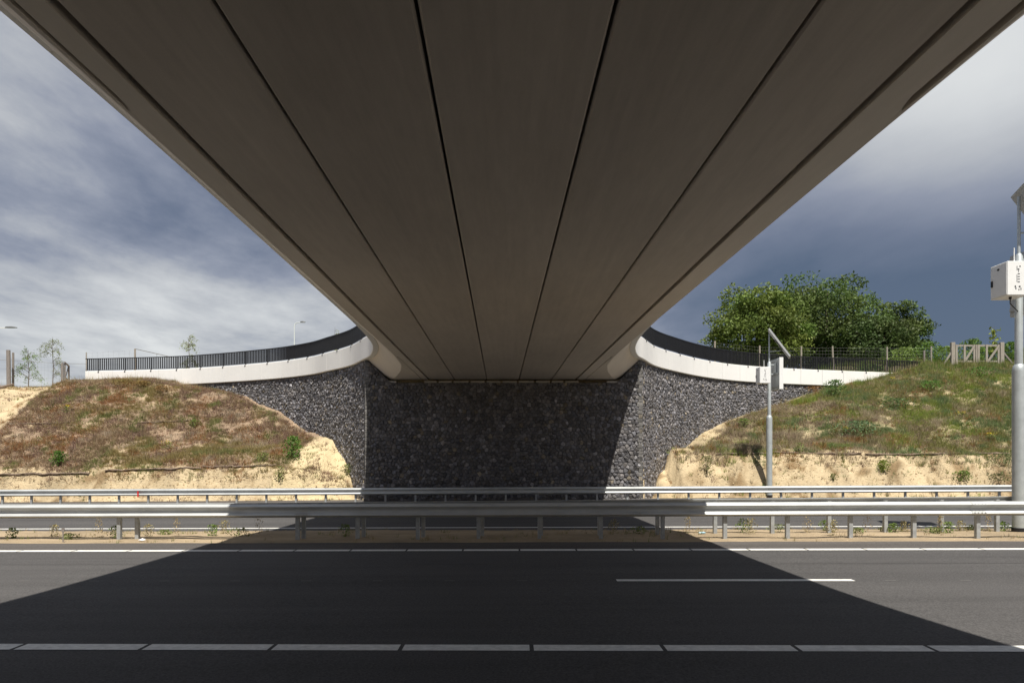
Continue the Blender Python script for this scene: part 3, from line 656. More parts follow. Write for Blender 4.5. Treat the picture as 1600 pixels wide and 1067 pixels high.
# ------------------------------------------------------------------ traffic masts with cabinet, display and solar panel
def mast(label):
    t = empty('traffic_mast', (0, 0, 0), label, 'traffic mast', 'galvanised masts with solar panels')
    m = MB(); m.tube([(0, 0, -.3), (0, 0, .02), (0, 0, 3.78), (0, 0, 3.86), (0, 0, 3.92), (0, 0, 3.95)], [.14, .14, .14, .135, .11, .09], 28); m.build('lower_pole', M['mast'], t, smooth=True)
    m = MB(); m.tube([(0, 0, 0), (0, 0, .15)], [.152, .152], 28); m.build('base_collar', M['black'], t, smooth=True)
    m = MB(); m.tube([(0, 0, 3.9), (0, 0, 6.45), (0, 0, 6.52)], [.085, .085, .05], 20); m.build('upper_pole', M['mast'], t, smooth=True)
    m = MB(); m.tube([(0, 0, 6.45), (0, 0, 7.85)], .036, 14); m.tube([(0, 0, 7.0), (.55, 0, 7.05)], .022, 8); m.build('panel_pipe', M['mast'], t, smooth=True)
    # cabinet
    x0, x1, y0, y1, z0, z1 = -.62, -.12, -.52, .06, 5.45, 6.22
    m = MB(); m.box(x0, x1, y0, y1, z0, z1); cb = m.build('cabinet', M['white'], t, bevel=.012)
    m = MB(); m.box(x0 - .012, x0 - .001, y0 + .02, y1 - .02, z0 + .02, z1 - .02); dr = m.build('cabinet_door', M['white'], t, bevel=.004)
    m = MB(); m.box(x0 - .035, x0 - .013, y1 - .10, y1 - .055, z0 + .28, z0 + .42); m.build('handle', M['black'], dr)
    m = MB(); q = x0 - .0165; yy = (y0 + y1) / 2; zc = z1 - .13
    for e in (0, 1):                                   # diamond mark on the door
        a, b = (.055, .03) if e == 0 else (.022, .011)
        if e == 0: ring = [(q, yy - a, zc), (q, yy, zc + b), (q, yy + a, zc), (q, yy, zc - b)]; m.add(ring + [(x0 - .0125, p[1], p[2]) for p in ring], [(0, 1, 2, 3), (7, 6, 5, 4), (0, 4, 5, 1), (1, 5, 6, 2), (2, 6, 7, 3), (3, 7, 4, 0)])
    m.build('diamond_mark', M['black'], dr)
    # dark marks printed down the front of the cabinet
    m = MB(); fy = y0 - .002; cx = (x0 + x1) / 2
    def st(a, b, c, d): e_ = (b - a) * .12; g_ = (d - c) * .12; m.box(cx + a * .85 + e_, cx + b * .85 - e_, fy - .003, fy - .0005, z1 + c + g_, z1 + d - g_)
    st(-.05, -.03, -.22, -.10); st(-.03, .03, -.20, -.17); st(-.01, .01, -.26, -.20); st(.02, .06, -.14, -.10)
    for k in range(4): st(-.035, .045, -.30 - k * .06, -.28 - k * .06)
    st(-.05, -.035, -.50, -.28); st(-.11, -.06, -.60, -.55); st(-.09, -.05, -.64, -.60); st(.0, .06, -.60, -.555); st(.05, .08, -.66, -.60); st(-.01, .03, -.66, -.63)
    m.build('printed_marks', M['lampgrey'], cb)
    m = MB(); m.tube([(x0 + .22, y0 + .1, z1), (x0 + .22, y0 + .1, z1 + .32)], .012, 8); m.build('antenna', M['white'], t)
    m = MB(); m.tube([(x0 + .2, y0 + .2, z0 - .05), (x0 + .2, y0 + .2, z0)], .03, 10); m.tube([(x0 + .2, y0 + .2, z0 - .04), (x0 + .3, y0 + .35, z0 - .12), (-.02, -.03, z0 - .3)], .012, 6); m.build('cable', M['black'], t)
    m = MB(); m.box(-.13, -.0, -.06, .06, z0 + .15, z0 + .21); m.box(-.13, 0, -.06, .06, z0 + .55, z0 + .61); m.build('bracket', M['mast'], t)
    # display seen on edge
    m = MB(); m.box(.30, .46, -.50, .75, 5.18, 6.66); ds = m.build('display', M['grey'], t, bevel=.01); m = MB(); m.box(.29, .47, -.54, -.501, 5.17, 6.67); m.build('display_trim', M['white'], ds)
    m = MB()
    m.box(.262, .299, -.46, .71, 5.9, 5.96); m.box(.262, .299, -.46, .71, 5.3, 5.36); m.box(.262, .299, -.46, .71, 6.52, 6.58); m.box(.24, .299, -.2, .3, 5.97, 6.45); m.build('display_frame', M['grey'], ds)
    m = MB(); m.box(.461, .475, -.42, .67, 5.28, 6.56); m.build('display_glass', M['black'], ds)
    m = MB(); m.box(.0, .262, -.04, .04, 5.9, 5.95); m.box(.0, .262, -.04, .04, 6.35, 6.4); m.build('display_bracket', M['mast'], t)
    # solar panel tilted to +X
    a = Vector((-.02, 0, 8.02)); b = Vector((.98, 0, 6.72)); dvec = (b - a).normalized(); n = Vector((-dvec.z, 0, dvec.x)); n = n if n.z > 0 else -n; wd = .5
    def slab(off0, off1, i0, i1, w):
        vs = [p + n * o_ + Vector((y * .34, y * .94, 0)) for o_ in (off0, off1) for y in (-w, w) for p in (a + dvec * i0, b - dvec * i1)]
        mm = MB(); mm.add(vs, [(0, 2, 3, 1), (4, 5, 7, 6), (0, 1, 5, 4), (2, 6, 7, 3), (0, 4, 6, 2), (1, 3, 7, 5)]); return mm
    sp = slab(-.03, .05, 0, 0, wd).build('solar_panel', M['grey'], t); slab(.0505, .056, .03, .03, wd - .03).build('cell_glass', M['cell'], sp)
    m = slab(-.06, -.031, .5, .5, .05); jb = m.build('junction_box', M['black'], sp)
    return t
m1 = mast('tall thick mast with a white cabinet, standing in the median at the right edge')
m1.location = (792 * 17.0 / F, 17.0, -.02)
m2 = copy_tree(m1); m2['label'] = 'smaller looking mast beyond the far guard rail, its solar panel seen on edge'
m2.location = (402 * 34.95 / F, 34.95, -.25)

# ------------------------------------------------------------------ vegetation builders
def leaf_quads(C, size, r, flat=.0, stretch=1.6):
    n = len(C); a = r.normal(size=(n, 3)); a[:, 2] += flat; a /= np.linalg.norm(a, axis=1)[:, None]
    t = np.cross(a, r.normal(size=(n, 3))); t /= np.linalg.norm(t, axis=1)[:, None]; b = np.cross(a, t); s = (size * r.uniform(.6, 1.3, n))[:, None]
    V = np.stack([C - t * s * stretch * .5, C + b * s * .38, C + t * s * stretch * .5, C - b * s * .38], 1).reshape(-1, 3)
    return V, np.arange(4 * n).reshape(n, 4)
def blades(P, h, spread, nb, r, width, cols, lean=0.6):
    """nb upright blades round each point"""
    n = len(P); k = n * nb; base = np.repeat(P, nb, 0); hh = np.repeat(h, nb) * r.uniform(.5, 1.15, k); sp = np.repeat(spread, nb)
    ang = r.uniform(0, 2 * np.pi, k); rad = sp * np.sqrt(r.uniform(0, 1, k)); off = np.stack([np.cos(ang) * rad, np.sin(ang) * rad, np.zeros(k)], 1)
    b0 = base + off * .6; tip = b0 + off * lean * r.uniform(.2, 1.6, k)[:, None] + np.stack([r.normal(0, .15, k) * hh, r.normal(0, .15, k) * hh, hh], 1)
    wa = r.uniform(0, np.pi, k); wv = np.stack([np.cos(wa), np.sin(wa), np.zeros(k)], 1) * (width * r.uniform(.6, 1.4, k))[:, None]
    V = np.stack([b0 - wv - [0, 0, .02], b0 + wv - [0, 0, .02], tip], 1).reshape(-1, 3); Fc = np.arange(3 * k).reshape(k, 3)
    c = np.repeat(cols, nb, 0) * r.uniform(.8, 1.2, (k, 1)); return V, Fc, np.repeat(c, 3, 0)
# heath and grass covering the two banks: nobody could count it
PAL = np.array([[.28, .19, .15], [.33, .18, .085], [.29, .235, .10], [.21, .225, .085], [.44, .37, .28], [.32, .235, .15]])
PALR = np.array([[.29, .21, .16], [.33, .18, .075], [.24, .25, .08], [.17, .235, .10], [.42, .36, .25], [.25, .31, .07]])
def outside_wall(X, Y):
    u = X - KB * Y - UC; w = np.abs(u); vw = np.where(w < FW, 0, np.where(u < 0, v_wing(w, -1), v_wing(w, 1))); end = np.where(u < 0, 27.2, 28.2)
    return (w > end) | (Y < vw - .15)
def bank_cover(side, n, seed, name, label):
    r = np.random.default_rng(seed); X = r.uniform(8, 38, n * 2) * side; Y = r.uniform(34.6, 52, n * 2)
    sm = sand_mask(X, Y); dens = np.where(sm > .5, .075 + .35 * (np.abs(Y - (36.3 if side > 0 else 35.7)) < .35), 1.0) * np.where(fbm(X, Y, 1.0, 91) > -.25, 1, .35); keep = (r.uniform(0, 1, n * 2) < dens) & outside_wall(X, Y) & (np.abs(X) > 8.0)
    X, Y = X[keep], Y[keep]; Z = terrain(X, Y) ; P = np.stack([X, Y, Z], 1)
    patch = fbm(X, Y, 2.6, 95); p2 = fbm(X, Y, 1.1, 99); green = (X - 12) / 22 if side > 0 else (X + 26) / 40
    pal = PALR if side > 0 else PAL; jit = lambda a: r.normal(0, a, len(X))
    q1 = fbm(X, Y, 1.9, 111) + jit(.12); q2 = fbm(X, Y, 1.0, 117) + jit(.14); q3 = fbm(X, Y, .8, 123) + jit(.1)
    k = np.zeros(len(X), int); k = np.where(q1 > .12, 2, k); k = np.where(q2 > .27, 1, k); k = np.where((q1 < -.22), 5, k); k = np.where(q3 > .33 - .22 * np.clip(green, 0, 1), 3, k); k = np.where(q3 < -.38, 4, k)
    if side > 0:
        l_ = r.uniform(0, 1, len(X)) < np.clip(green * .9 + .25 * sstep(41, 46, Y) + .5 * p2, 0, .8); k = np.where(l_ & (k == 0), 2, k); k = np.where(l_ & (k == 1) & (q1 > -.1), 3, k)
    if side > 0: k = np.where((X < 19) & (q2 < .02) & (k != 3), 4, k); k = np.where((X < 19) & (k == 4) & (r.uniform(0, 1, len(X)) < .35), 0, k)
    c = pal[k] * (1 + .12 * fbm(X, Y, .5, 131))[:, None]
    h = r.uniform(.09, .22, len(X)) * (1 + .6 * (p2 > .2)) * (1.25 if side > 0 else 1.0); sp = r.uniform(.08, .2, len(X))
    V, Fc, cc = blades(P, h * .85, sp * 1.1, 11, r, .011, c, 1.2)
    # thin dry stalks
    k = r.uniform(0, 1, len(X)) < (.11 if side < 0 else .16); P2 = P[k]; straw = np.tile(np.array([[.38, .32, .17]]), (k.sum(), 1)) * r.uniform(.6, 1.1, (k.sum(), 1))
    V2, F2, c2 = blades(P2, r.uniform(.25, .55, k.sum()), np.full(k.sum(), .1), 4, r, .006, straw, .5)
    V = np.concatenate([V, V2]); Fc = np.concatenate([Fc, F2 + len(cc)]); cc = np.concatenate([cc, c2])
    return tag(npmesh(name, V, Fc, M['veg'], cc), kind='stuff')
tag(bank_cover(-1, 44000, 5, 'heath', ''), 'brown and rust heath and dry grass covering the left bank', 'ground cover')
tag(bank_cover(1, 44000, 6, 'heath', ''), 'green and brown grass and heath covering the right bank', 'ground cover')

def ground_at(x, y): return float(terrain(np.array([x]), np.array([y]))[0])
def on_bank(px, py):                                  # where a spot of the bank seen in the photo lies: walk the line of sight to the terrain
    for d in np.arange(34.5, 60, .05):
        p = at(px, py, d)
        if ground_at(p.x, d) >= p.z: return p.x, float(d), ground_at(p.x, d)
    return at(px, py, 45).x, 45.0, ground_at(at(px, py, 45).x, 45.0)
def shrub_mesh(r, h, w, n, size, col, flowers=0, flower_col=(.75, .55, .02), up=.3):
    t = r.uniform(0, 1, n) ** .8; ang = r.uniform(0, 6.283, n); rad = w * np.sqrt(r.uniform(0, 1, n)) * (.35 + .75 * np.sin(np.clip(t, 0, 1) * np.pi * .85 + .3))
    lump = 1 + .35 * np.sin(ang * 3 + r.uniform(0, 6)) ; C = np.stack([np.cos(ang) * rad * lump, np.sin(ang) * rad * lump, t * h], 1)
    V, Fq = leaf_quads(C, size, r, up); c = np.repeat(np.array([col]) * r.uniform(.6, 1.45, (n, 1)), 4, 0)
    if flowers:
        Cf = np.stack([r.normal(0, w * .5, flowers), r.normal(0, w * .5, flowers), h * r.uniform(.8, 1.15, flowers)], 1); Vf, Ff = leaf_quads(Cf, size * 1.0, r, 2.0, 1.0)
        V = np.concatenate([V, Vf]); Fq = np.concatenate([Fq, Ff + 4 * n]); c = np.concatenate([c, np.repeat(np.array([flower_col]) * r.uniform(.8, 1.2, (flowers, 1)), 4, 0)])
    return V, Fq, c
def shrub(name, label, cat, loc, h, w, n, size, col, seed, group=None, flowers=0, stem=True, up=.3):
    r = np.random.default_rng(seed); t = empty(name, loc, label, cat, group)
    V, Fq, c = shrub_mesh(r, h, w, n, size, col, flowers, up=up); npmesh('foliage', V, Fq, M['leaf'], c, parent=t)
    if stem:
        m = MB()
        for k in range(4):
            a = random.uniform(0, 6.28); m.tube([(0, 0, -.05), (math.cos(a) * w * .25, math.sin(a) * w * .25, h * .5), (math.cos(a) * w * .5, math.sin(a) * w * .5, h * .85)], [.012, .008, .004], 5)
        m.build('stem', M['bark'], t)
    return t
G1 = (.10, .20, .035); G2 = (.13, .19, .04); G3 = (.17, .20, .06); G4 = (.085, .15, .045)
shr = [  # px, py (foot), height, width, leaves, leaf size, colour, label
    (91, 728, .75, .34, 420, .07, G1, 'bright green broom shrub on the lower left of the left bank', 0),
    (459, 716, 1.15, .42, 520, .08, G1, 'tall green shrub at the right tip of the left bank beside the bare sand', 0),
    (437, 757, .8, .22, 160, .06, G3, 'thin olive plant rooted in the sand between the left bank and the sand cone', 0),
    (543, 742, .55, .30, 220, .06, G3, 'low yellow green tuft at the foot of the left wing wall', 0),
    (304, 668, .45, .32, 220, .06, G2, 'small green shrub midway up the left bank', 0),
    (410, 722, .5, .45, 260, .06, G3, 'olive shrub left of the tall green one on the left bank', 0),
    (1304, 622, 1.15, .62, 700, .08, (.11, .19, .055), 'large green bush hiding the end of the right white band', 0),
    (1340, 680, .8, 1.1, 900, .07, (.12, .19, .085), 'wide blue green broom patch in the middle of the right bank', 0),
    (1400, 640, .7, .9, 600, .07, G4, 'dark green broom patch below the right railing end', 0),
    (1163, 668, .55, .45, 350, .06, G2, 'green clump beside the right wing wall', 0),
    (1105, 742, .95, .32, 200, .06, G3, 'sparse upright plant on the sand right of the stone wall', 0),
    (1249, 708, .55, .2, 120, .06, G3, 'small plant on the ledge right of the smaller mast', 0),
    (1380, 738, .62, .26, 300, .065, (.17, .22, .03), 'yellow green gorse bush on the right sand face', 0),
    (1505, 752, .55, .42, 380, .06, G2, 'green weed clump low on the right sand face', 0),
    (1302, 752, .35, .2, 120, .05, G3, 'small weed low on the sand face between the masts', 0),
    (1562, 725, .5, 1.0, 700, .06, (.15, .17, .07), 'grey green heath clump at the top of the sand near the right mast', 0),
    (1560, 752, .35, .6, 300, .06, (.13, .14, .06), 'lower grey green clump beside the right mast', 0),
    (1455, 610, .6, .9, 500, .07, G1, 'green grass clump in front of the wooden gate posts', 0),
    (1530, 590, .7, .8, 500, .07, G1, 'green weeds growing at the foot of the wooden gate', 0),
]
for i, (px, py, h, w, n, sz, col, lb, fl) in enumerate(shr):
    x, y, z = on_bank(px, py); shrub('shrub', lb, 'shrub', (x, y, z - .03), h, w, n, sz, col, 200 + i, 'shrubs on the sandy banks', fl)
fl = [(105, 645, 'yellow flowering ragwort near the left end of the left bank'), (262, 702, 'yellow flowering ragwort on the lower middle of the left bank'), (1548, 690, 'yellow flowering ragwort left of the right mast'),
      (1393, 600, 'yellow flowering ragwort just below the right white band'), (1502, 655, 'small yellow flowering ragwort in the middle right of the right bank'), (1323, 680, 'small yellow flowering ragwort above the ledge on the right bank')]
for i, (px, py, lb) in enumerate(fl):
    x, y, z = on_bank(px, py); shrub('ragwort', lb, 'wildflower', (x, y, z - .02), .42, .26, 130, .05, (.14, .18, .04), 300 + i, 'yellow ragwort on the banks', 34)
# heather tussocks on the crest
for i, (px, py, w, col, lb) in enumerate([(195, 602, .85, (.26, .20, .07), 'olive brown tussock on the crest below the left band, left one of two'), (224, 604, .42, (.25, .17, .06), 'olive brown tussock on the crest below the left band, right one of two'), (255, 611, .6, (.24, .15, .06), 'rusty tussock on the crest right of the two olive ones'),
                                      (1270, 612, .7, (.26, .14, .05), 'rusty tussock where the right bank meets the stone wall')]):
    x, y, z = on_bank(px, py); shrub('heather_tussock', lb, 'heather', (x, y, z - .05), .38, w, 900, .05, col, 330 + i, 'heather tussocks on the crests', 0, False)
# weeds in the median
weeds = []
base_specs = [(.28, .13, 110, .032, (.15, .22, .05)), (.32, .12, 110, .026, (.32, .28, .14)), (.16, .2, 120, .03, (.18, .22, .07)), (.45, .09, 70, .024, (.34, .27, .14))]
proto = []
mw = [(20, 838), (85, 836), (108, 840), (155, 836), (180, 838), (232, 836), (258, 832), (275, 836), (333, 835), (350, 830), (375, 836), (405, 836), (540, 838), (960, 835), (998, 836), (1075, 832), (1160, 835), (1172, 838), (1215, 832), (1262, 836), (1290, 828),
      (1300, 836), (1340, 838), (1355, 834), (1395, 836), (1412, 834), (1460, 838), (1470, 836), (1482, 838), (1500, 834), (1518, 832), (1545, 835), (1568, 834), (1300, 842), (1385, 832)]
kinds = ['green leafy weed', 'straw coloured grass tuft', 'low spreading green weed', 'tall dry stalk']
for i, (px, py) in enumerate(mw):
    d = H * F / (py - HY) + .35; x = (px - CX) * d / F; d = min(max(d, 15.45 - .03 * x), 18.6 - .03 * x); x = (px - CX) * d / F; k = i % 4; where = 'left' if px < 460 else ('middle' if px < 1000 else 'right')
    lb = '%s in the sandy median on the %s' % (kinds[k], where); z = ground_at(x, d)
    nearpost = int((x - .6) / 1.333)
    near_txt = {'left': 'left of the shadow', 'middle': 'in the bridge shadow', 'right': 'right of the shadow'}[where]
    lb = '%s in the sandy median, %s, growing by place %s' % (kinds[k], near_txt, '')
    rank = [q for q in sorted(p[0] for p in mw if (('left' if p[0] < 460 else ('middle' if p[0] < 1000 else 'right')) == where))].index(px) + 1
    ords = ['first', 'second', 'third', 'fourth', 'fifth', 'sixth', 'seventh', 'eighth', 'ninth', 'tenth', 'eleventh', 'twelfth', 'thirteenth', 'fourteenth', 'fifteenth', 'sixteenth', 'seventeenth', 'eighteenth', 'nineteenth', 'twentieth', 'twenty-first']
    extra = ' closest to the road' if (px, py) == (1300, 842) else ''
    lb = '%s in the median, %s weed %s' % (kinds[k], ords[min(rank - 1, 20)], near_txt)
    h, w, n, sz, col = base_specs[k]
    s_ = random.uniform(.8, 1.25); shrub('weed', lb, 'weed', (x, d, z - .01), h * s_, w * s_, int(n * 1.6), sz, col, 400 + i, 'weeds in the sandy median', 0, False, up=0)
# fine dry grass of the median
def median_cover():
    r = np.random.default_rng(44); n = 2600; X = r.uniform(-22, 24, n); Y = r.uniform(15.2, 18.9, n) - .03 * X; k = fbm(X, Y, .9, 12) > .05
    X, Y = X[k], Y[k]; P = np.stack([X, Y, terrain(X, Y)], 1); pal = np.array([[.30, .25, .13], [.16, .20, .06], [.36, .29, .16]]); c = pal[r.integers(0, 3, len(X))]
    V, Fc, cc = blades(P, r.uniform(.03, .13, len(X)), np.full(len(X), .06), 6, r, .005, c, .8); return npmesh('dry_grass', V, Fc, M['veg'], cc)
tag(median_cover(), 'short dry grass scattered on the sandy median', 'grass', kind='stuff')
def sand_crumbs():
    r = np.random.default_rng(45); n = 7000; X = r.uniform(-28, 28, n); Y = r.uniform(34.7, 37.0, n); k = (np.abs(X) > 8.5); X, Y = X[k], Y[k]; Z = terrain(X, Y); s = r.uniform(.015, .07, len(X)) * r.uniform(.5, 1, len(X))
    P = np.stack([X, Y, Z], 1); o = np.array([[1, 0, -.3], [-.5, .87, -.3], [-.5, -.87, -.3], [0, 0, .9]]); V = (P[:, None] + o[None] * s[:, None, None] * r.uniform(.6, 1.4, (len(X), 4, 1))).reshape(-1, 3)
    b = np.arange(len(X))[:, None] * 4; Fc = np.concatenate([b + [0, 1, 3], b + [1, 2, 3], b + [2, 0, 3]]); c = np.repeat(np.array([[.42, .32, .19]]) * r.uniform(.55, 1.15, (len(X), 1)), 4, 0)
    return npmesh('sand_clods', V, Fc, M['veg'], c)
tag(sand_crumbs(), 'crumbled clods of sand on the bare faces of the banks', 'sand', kind='stuff')

# old brushwood poles along the ledges
def pole_line(px0, py0, px1, py1, label, seed, n=24, rad=.04, d0=None):
    r = random.Random(seed); m = MB(); pts = []
    for i in range(n):
        t = i / (n - 1); x, y, z = on_bank(px0 + (px1 - px0) * t, py0 + (py1 - py0) * t + r.uniform(-1.2, 1.2)); pts.append(Vector((x, y - .03, z + .03)))
    for _ in range(3): pts = [pts[0]] + [(pts[i - 1] + pts[i] * 2 + pts[i + 1]) / 4 for i in range(1, len(pts) - 1)] + [pts[-1]]
    for off in (0, .05, -.04):
        m.tube([p + Vector((0, off, r.uniform(-.02, .04))) for p in pts], [rad * r.uniform(.5, 1.1) for _ in pts], 6)
    return tag(m.build('brushwood_bundle', M['log']), label, 'brushwood', 'brushwood along the ledges')
pole_line(0, 743, 140, 741, 'dark brushwood along the lower edge of the left bank, leftmost length', 1)
pole_line(165, 737, 315, 733, 'dark brushwood along the lower edge of the left bank, middle length', 2)
pole_line(318, 732, 432, 728, 'dark brushwood along the lower edge of the left bank, length nearest the sand cone', 3)
pole_line(32, 664, 110, 662, 'thin dark brushwood across the middle of the left bank, left length', 4, 14, .025)
pole_line(215, 661, 295, 659, 'thin dark brushwood across the middle of the left bank, right length', 5, 14, .025)
pole_line(1118, 711, 1196, 709, 'brushwood on the right ledge left of the smaller mast', 6, 16)
pole_line(1206, 708, 1345, 711, 'brushwood on the right ledge right of the smaller mast', 7)
pole_line(1352, 712, 1575, 709, 'brushwood on the right ledge running up to the right mast', 8)
pole_line(1272, 653, 1295, 652, 'short thin brushwood on the upper right bank', 9, 6, .02)

# ------------------------------------------------------------------ trees
def broad_tree(label, X, Y, z0, top, rw, n, col, seed, size=.30, low=.5, cat='tree'):
    r = np.random.default_rng(seed); t = empty('broadleaf_tree', (X, Y, z0), label, cat, 'trees beyond the right railing'); Ht = top - z0
    nb = 95; cz = Ht * .54; rz = Ht * .47
    v = r.normal(size=(nb, 3)); v /= np.linalg.norm(v, axis=1)[:, None]; rad = r.uniform(.35, 1.0, nb) ** .6
    Cb = v * rad[:, None] * np.array([rw * .84, rw * .8, rz * .84]); Cb[:, 2] += cz; Cb = Cb[Cb[:, 2] > .6]; nb = len(Cb); br = r.uniform(.9, 1.9, nb) * rw / 6.0
    per = n // nb; Ls = []; cs = []
    for i in range(nb):
        d = r.normal(size=(per, 3)); d /= np.linalg.norm(d, axis=1)[:, None]; rr_ = br[i] * r.uniform(.35, 1.08, per) ** .55 * (1 + .25 * np.sin(d[:, 0] * 5 + i) * np.cos(d[:, 2] * 4)); P = Cb[i] + d * rr_[:, None] * np.array([1.15, 1.15, .75]); Ls.append(P)
        cs.append(np.tile(np.array(col) * r.uniform(.72, 1.3), (per, 1)) * r.uniform(.7, 1.3, (per, 1)) * np.array([1 + .25 * r.random(), 1, 1]))
    # loose twigs outside the silhouette
    P = np.concatenate(Ls); c = np.concatenate(cs); V, Fq = leaf_quads(P, size, r, .35, 1.35); npmesh('crown', V, Fq, M['leaf'], np.repeat(c, 4, 0), parent=t)
    m = MB(); m.tube([(0, 0, -.4), (.1, .05, Ht * .25), (.0, .1, Ht * .5), (.1, .0, Ht * .8)], [.32, .25, .16, .05], 9)
    for i in range(12):
        q = Vector(Cb[r.integers(nb)]); s0 = Vector((.05, .05, Ht * r.uniform(.18, .5))); mid = s0.lerp(q, .5) + Vector((0, 0, .3)); m.tube([s0, mid, q], [.11, .07, .025], 6)
    m.build('trunk', M['bark'], t); return t
broad_tree('light green broadleaf tree, leftmost of the group behind the right railing', 24.3, 72, 8.2, 19.0, 5.3, 34000, (.118, .185, .042), 501, .22)
broad_tree('tallest dark green broadleaf tree in the middle of the group behind the right railing', 33.6, 78, 8.6, 21.7, 6.6, 44000, (.086, .142, .038), 502, .22)
broad_tree('smaller dark green tree at the right end of the group behind the right railing', 41.2, 78, 8.6, 18.7, 3.4, 19000, (.082, .136, .038), 503, .21)
broad_tree('dark green tree filling the gap low behind the posts of the right fence', 36.6, 73, 8.6, 15.8, 4.2, 18000, (.066, .112, .034), 504, .21)
def sapling(name, label, px, ytop, d, rw, n, col, seed, droop=True, base_z=None, group=None, size=.10):
    r = np.random.default_rng(seed); x = (px - CX) * d / F; z0 = ground_at(x, d) if base_z is None else base_z; top = H + (HY - ytop) * d / F; h = top - z0
    t = empty(name, (x, d, z0), label, 'young tree', group); m = MB(); m.tube([(0, 0, -.1), (.06, 0, h * .45), (-.03, 0, h * .8), (.03, 0, h)], [.035, .026, .014, .005], 6); P = []
    for i in range(26):
        z = h * r.uniform(.22, .97); a = r.uniform(0, 6.28); ln = rw * (1.1 - .5 * z / h) * r.uniform(.5, 1.1); p0 = Vector((0, 0, z)); p1 = Vector((math.cos(a) * ln * .55, math.sin(a) * ln * .55, z + ln * .35)); p2 = Vector((math.cos(a) * ln, math.sin(a) * ln, z + (ln * (-.15 if droop else .6))))
        m.tube([p0, p1, p2], [.012, .008, .003], 5)
        for k in range(n // 26):
            f = r.uniform(.3, 1.05); q = (p0.lerp(p1, f * 2) if f < .5 else p1.lerp(p2, f * 2 - 1)); P.append(np.array(q) + r.normal(0, .07, 3) - np.array([0, 0, (.18 * r.random() if droop else 0)]))
    m.build('trunk', M['bark'], t); V, Fq = leaf_quads(np.array(P), size, r, 0); npmesh('crown', V, Fq, M['leaf'], np.repeat(np.array([col]) * r.uniform(.7, 1.3, (len(P), 1)), 4, 0), parent=t); return t
BG = 'young birches on the left plateau'
sapling('birch_sapling', 'taller wispy birch sapling behind the wire fence at far left', 82, 526, 49, 1.15, 1100, (.22, .27, .13), 601, size=.055, group=BG)
sapling('birch_sapling', 'shorter wispy birch sapling behind the wire fence at far left', 44, 546, 48, 1.15, 1000, (.17, .27, .08), 602, size=.06, group=BG)
sapling('birch_sapling', 'pale birch sapling rising behind the left railing', 295, 524, 52, .95, 900, (.26, .32, .13), 603, size=.06, base_z=7.1, group=BG)
sapling('birch_sapling', 'small sapling tip above the left railing near the bridge', 523, 511, 55, .45, 200, (.28, .34, .12), 604, base_z=7.1, group=BG)
sapling('oak_sapling', 'yellow green sapling standing alone behind the wooden gate', 1553, 509, 56, .42, 150, (.26, .32, .06), 605, False, size=.16)
# shrubs and tall weeds behind the gate and at the end of the railing
bk = [(1450, 572, 52, 2.0, .9, 'leafy green bush between the last tree and the fence post'), (1480, 575, 55, 1.6, 1.1, 'green bush left of the wooden gate'), (1520, 570, 56, 2.3, .9, 'green bush behind the left leaf of the wooden gate'), (1545, 575, 57, 1.7, 1.0, 'green bush behind the right leaf of the wooden gate'),
      (1580, 572, 55, 1.9, .8, 'green bush between the gate and the right mast'), (1415, 575, 54, 1.6, 1.3, 'green bush seen through the end of the right railing'), (1360, 575, 54, 1.5, 1.5, 'green bush seen through the right railing bars'), (1598, 572, 58, 1.6, .9, 'green bush behind the right mast')]
for i, (px, py, d, h, w, lb) in enumerate(bk):
    x = (px - CX) * d / F; z = ground_at(x, d); hh = h * .95
    shrub('bush', lb, 'bush', (x, d, z - .1), hh, w, 1500, .10, ((.14, .21, .04) if i % 2 else (.11, .19, .035)), 650 + i, 'bushes beyond the right railing')
def meadow():
    r = np.random.default_rng(46); n = 9000; X = r.uniform(22, 48, n); Y = r.uniform(47.5, 66, n); k = outside_wall(X, Y); X, Y = X[k], Y[k]; P = np.stack([X, Y, terrain(X, Y)], 1)
    pal = np.array([[.13, .19, .04], [.19, .22, .06], [.24, .22, .10], [.10, .16, .03]]); c = pal[r.integers(0, 4, len(X))]
    V, Fc, cc = blades(P, r.uniform(.25, .65, len(X)), np.full(len(X), .16), 7, r, .014, c, .6); return npmesh('meadow_grass', V, Fc, M['veg'], cc)
tag(meadow(), 'tall meadow grass on the plateau right of the bridge', 'grass', kind='stuff')

# ------------------------------------------------------------------ fences and gates
def wood_post(m, x, y, z0, z1, r, lean=0.0): m.tube([(x, y, z0), (x + lean * .5, y, (z0 + z1) / 2), (x + lean, y, z1)], [r, r * .97, r * .93], 10)
fr = empty('mesh_fence', (24, 51, 7), 'wire mesh fence on wooden posts behind the right railing', 'fence')
fo = Vector(fr.location)
fp = [(1117, 533, 48, 7.1), (1187, 540, 49.6, 7.1), (1252, 541, 50.5, 7.1), (1303, 541, 51, 7.1), (1386, 542, 51.3, 7.2), (1455, 541, 50.4, 7.3)]
tops = []
for i, (px, py, d, zb) in enumerate(fp):
    p = at(px, py, d); m = MB(); wood_post(m, p.x - fo.x, d - fo.y, zb - .3 - fo.z, p.z - fo.z, .06, -.10 if i == 3 else 0); m.build('post', M['wood'], fr); tops.append(p)
m = MB()
for a, b in zip(tops, tops[1:]):
    for k in range(9): 
        e = Vector((0, -.07, -.12 - k * .22)); m.tube([a + e - fo, b + e - fo], .0028, 4)
    n = int((b - a).length / .22)
    for k in range(1, n):
        p = a.lerp(b, k / n) - fo; m.tube([p + Vector((0, -.07, -.12)), p + Vector((0, -.07, -1.88))], .002, 4)
m.build('wire_mesh', M['wire'], fr)
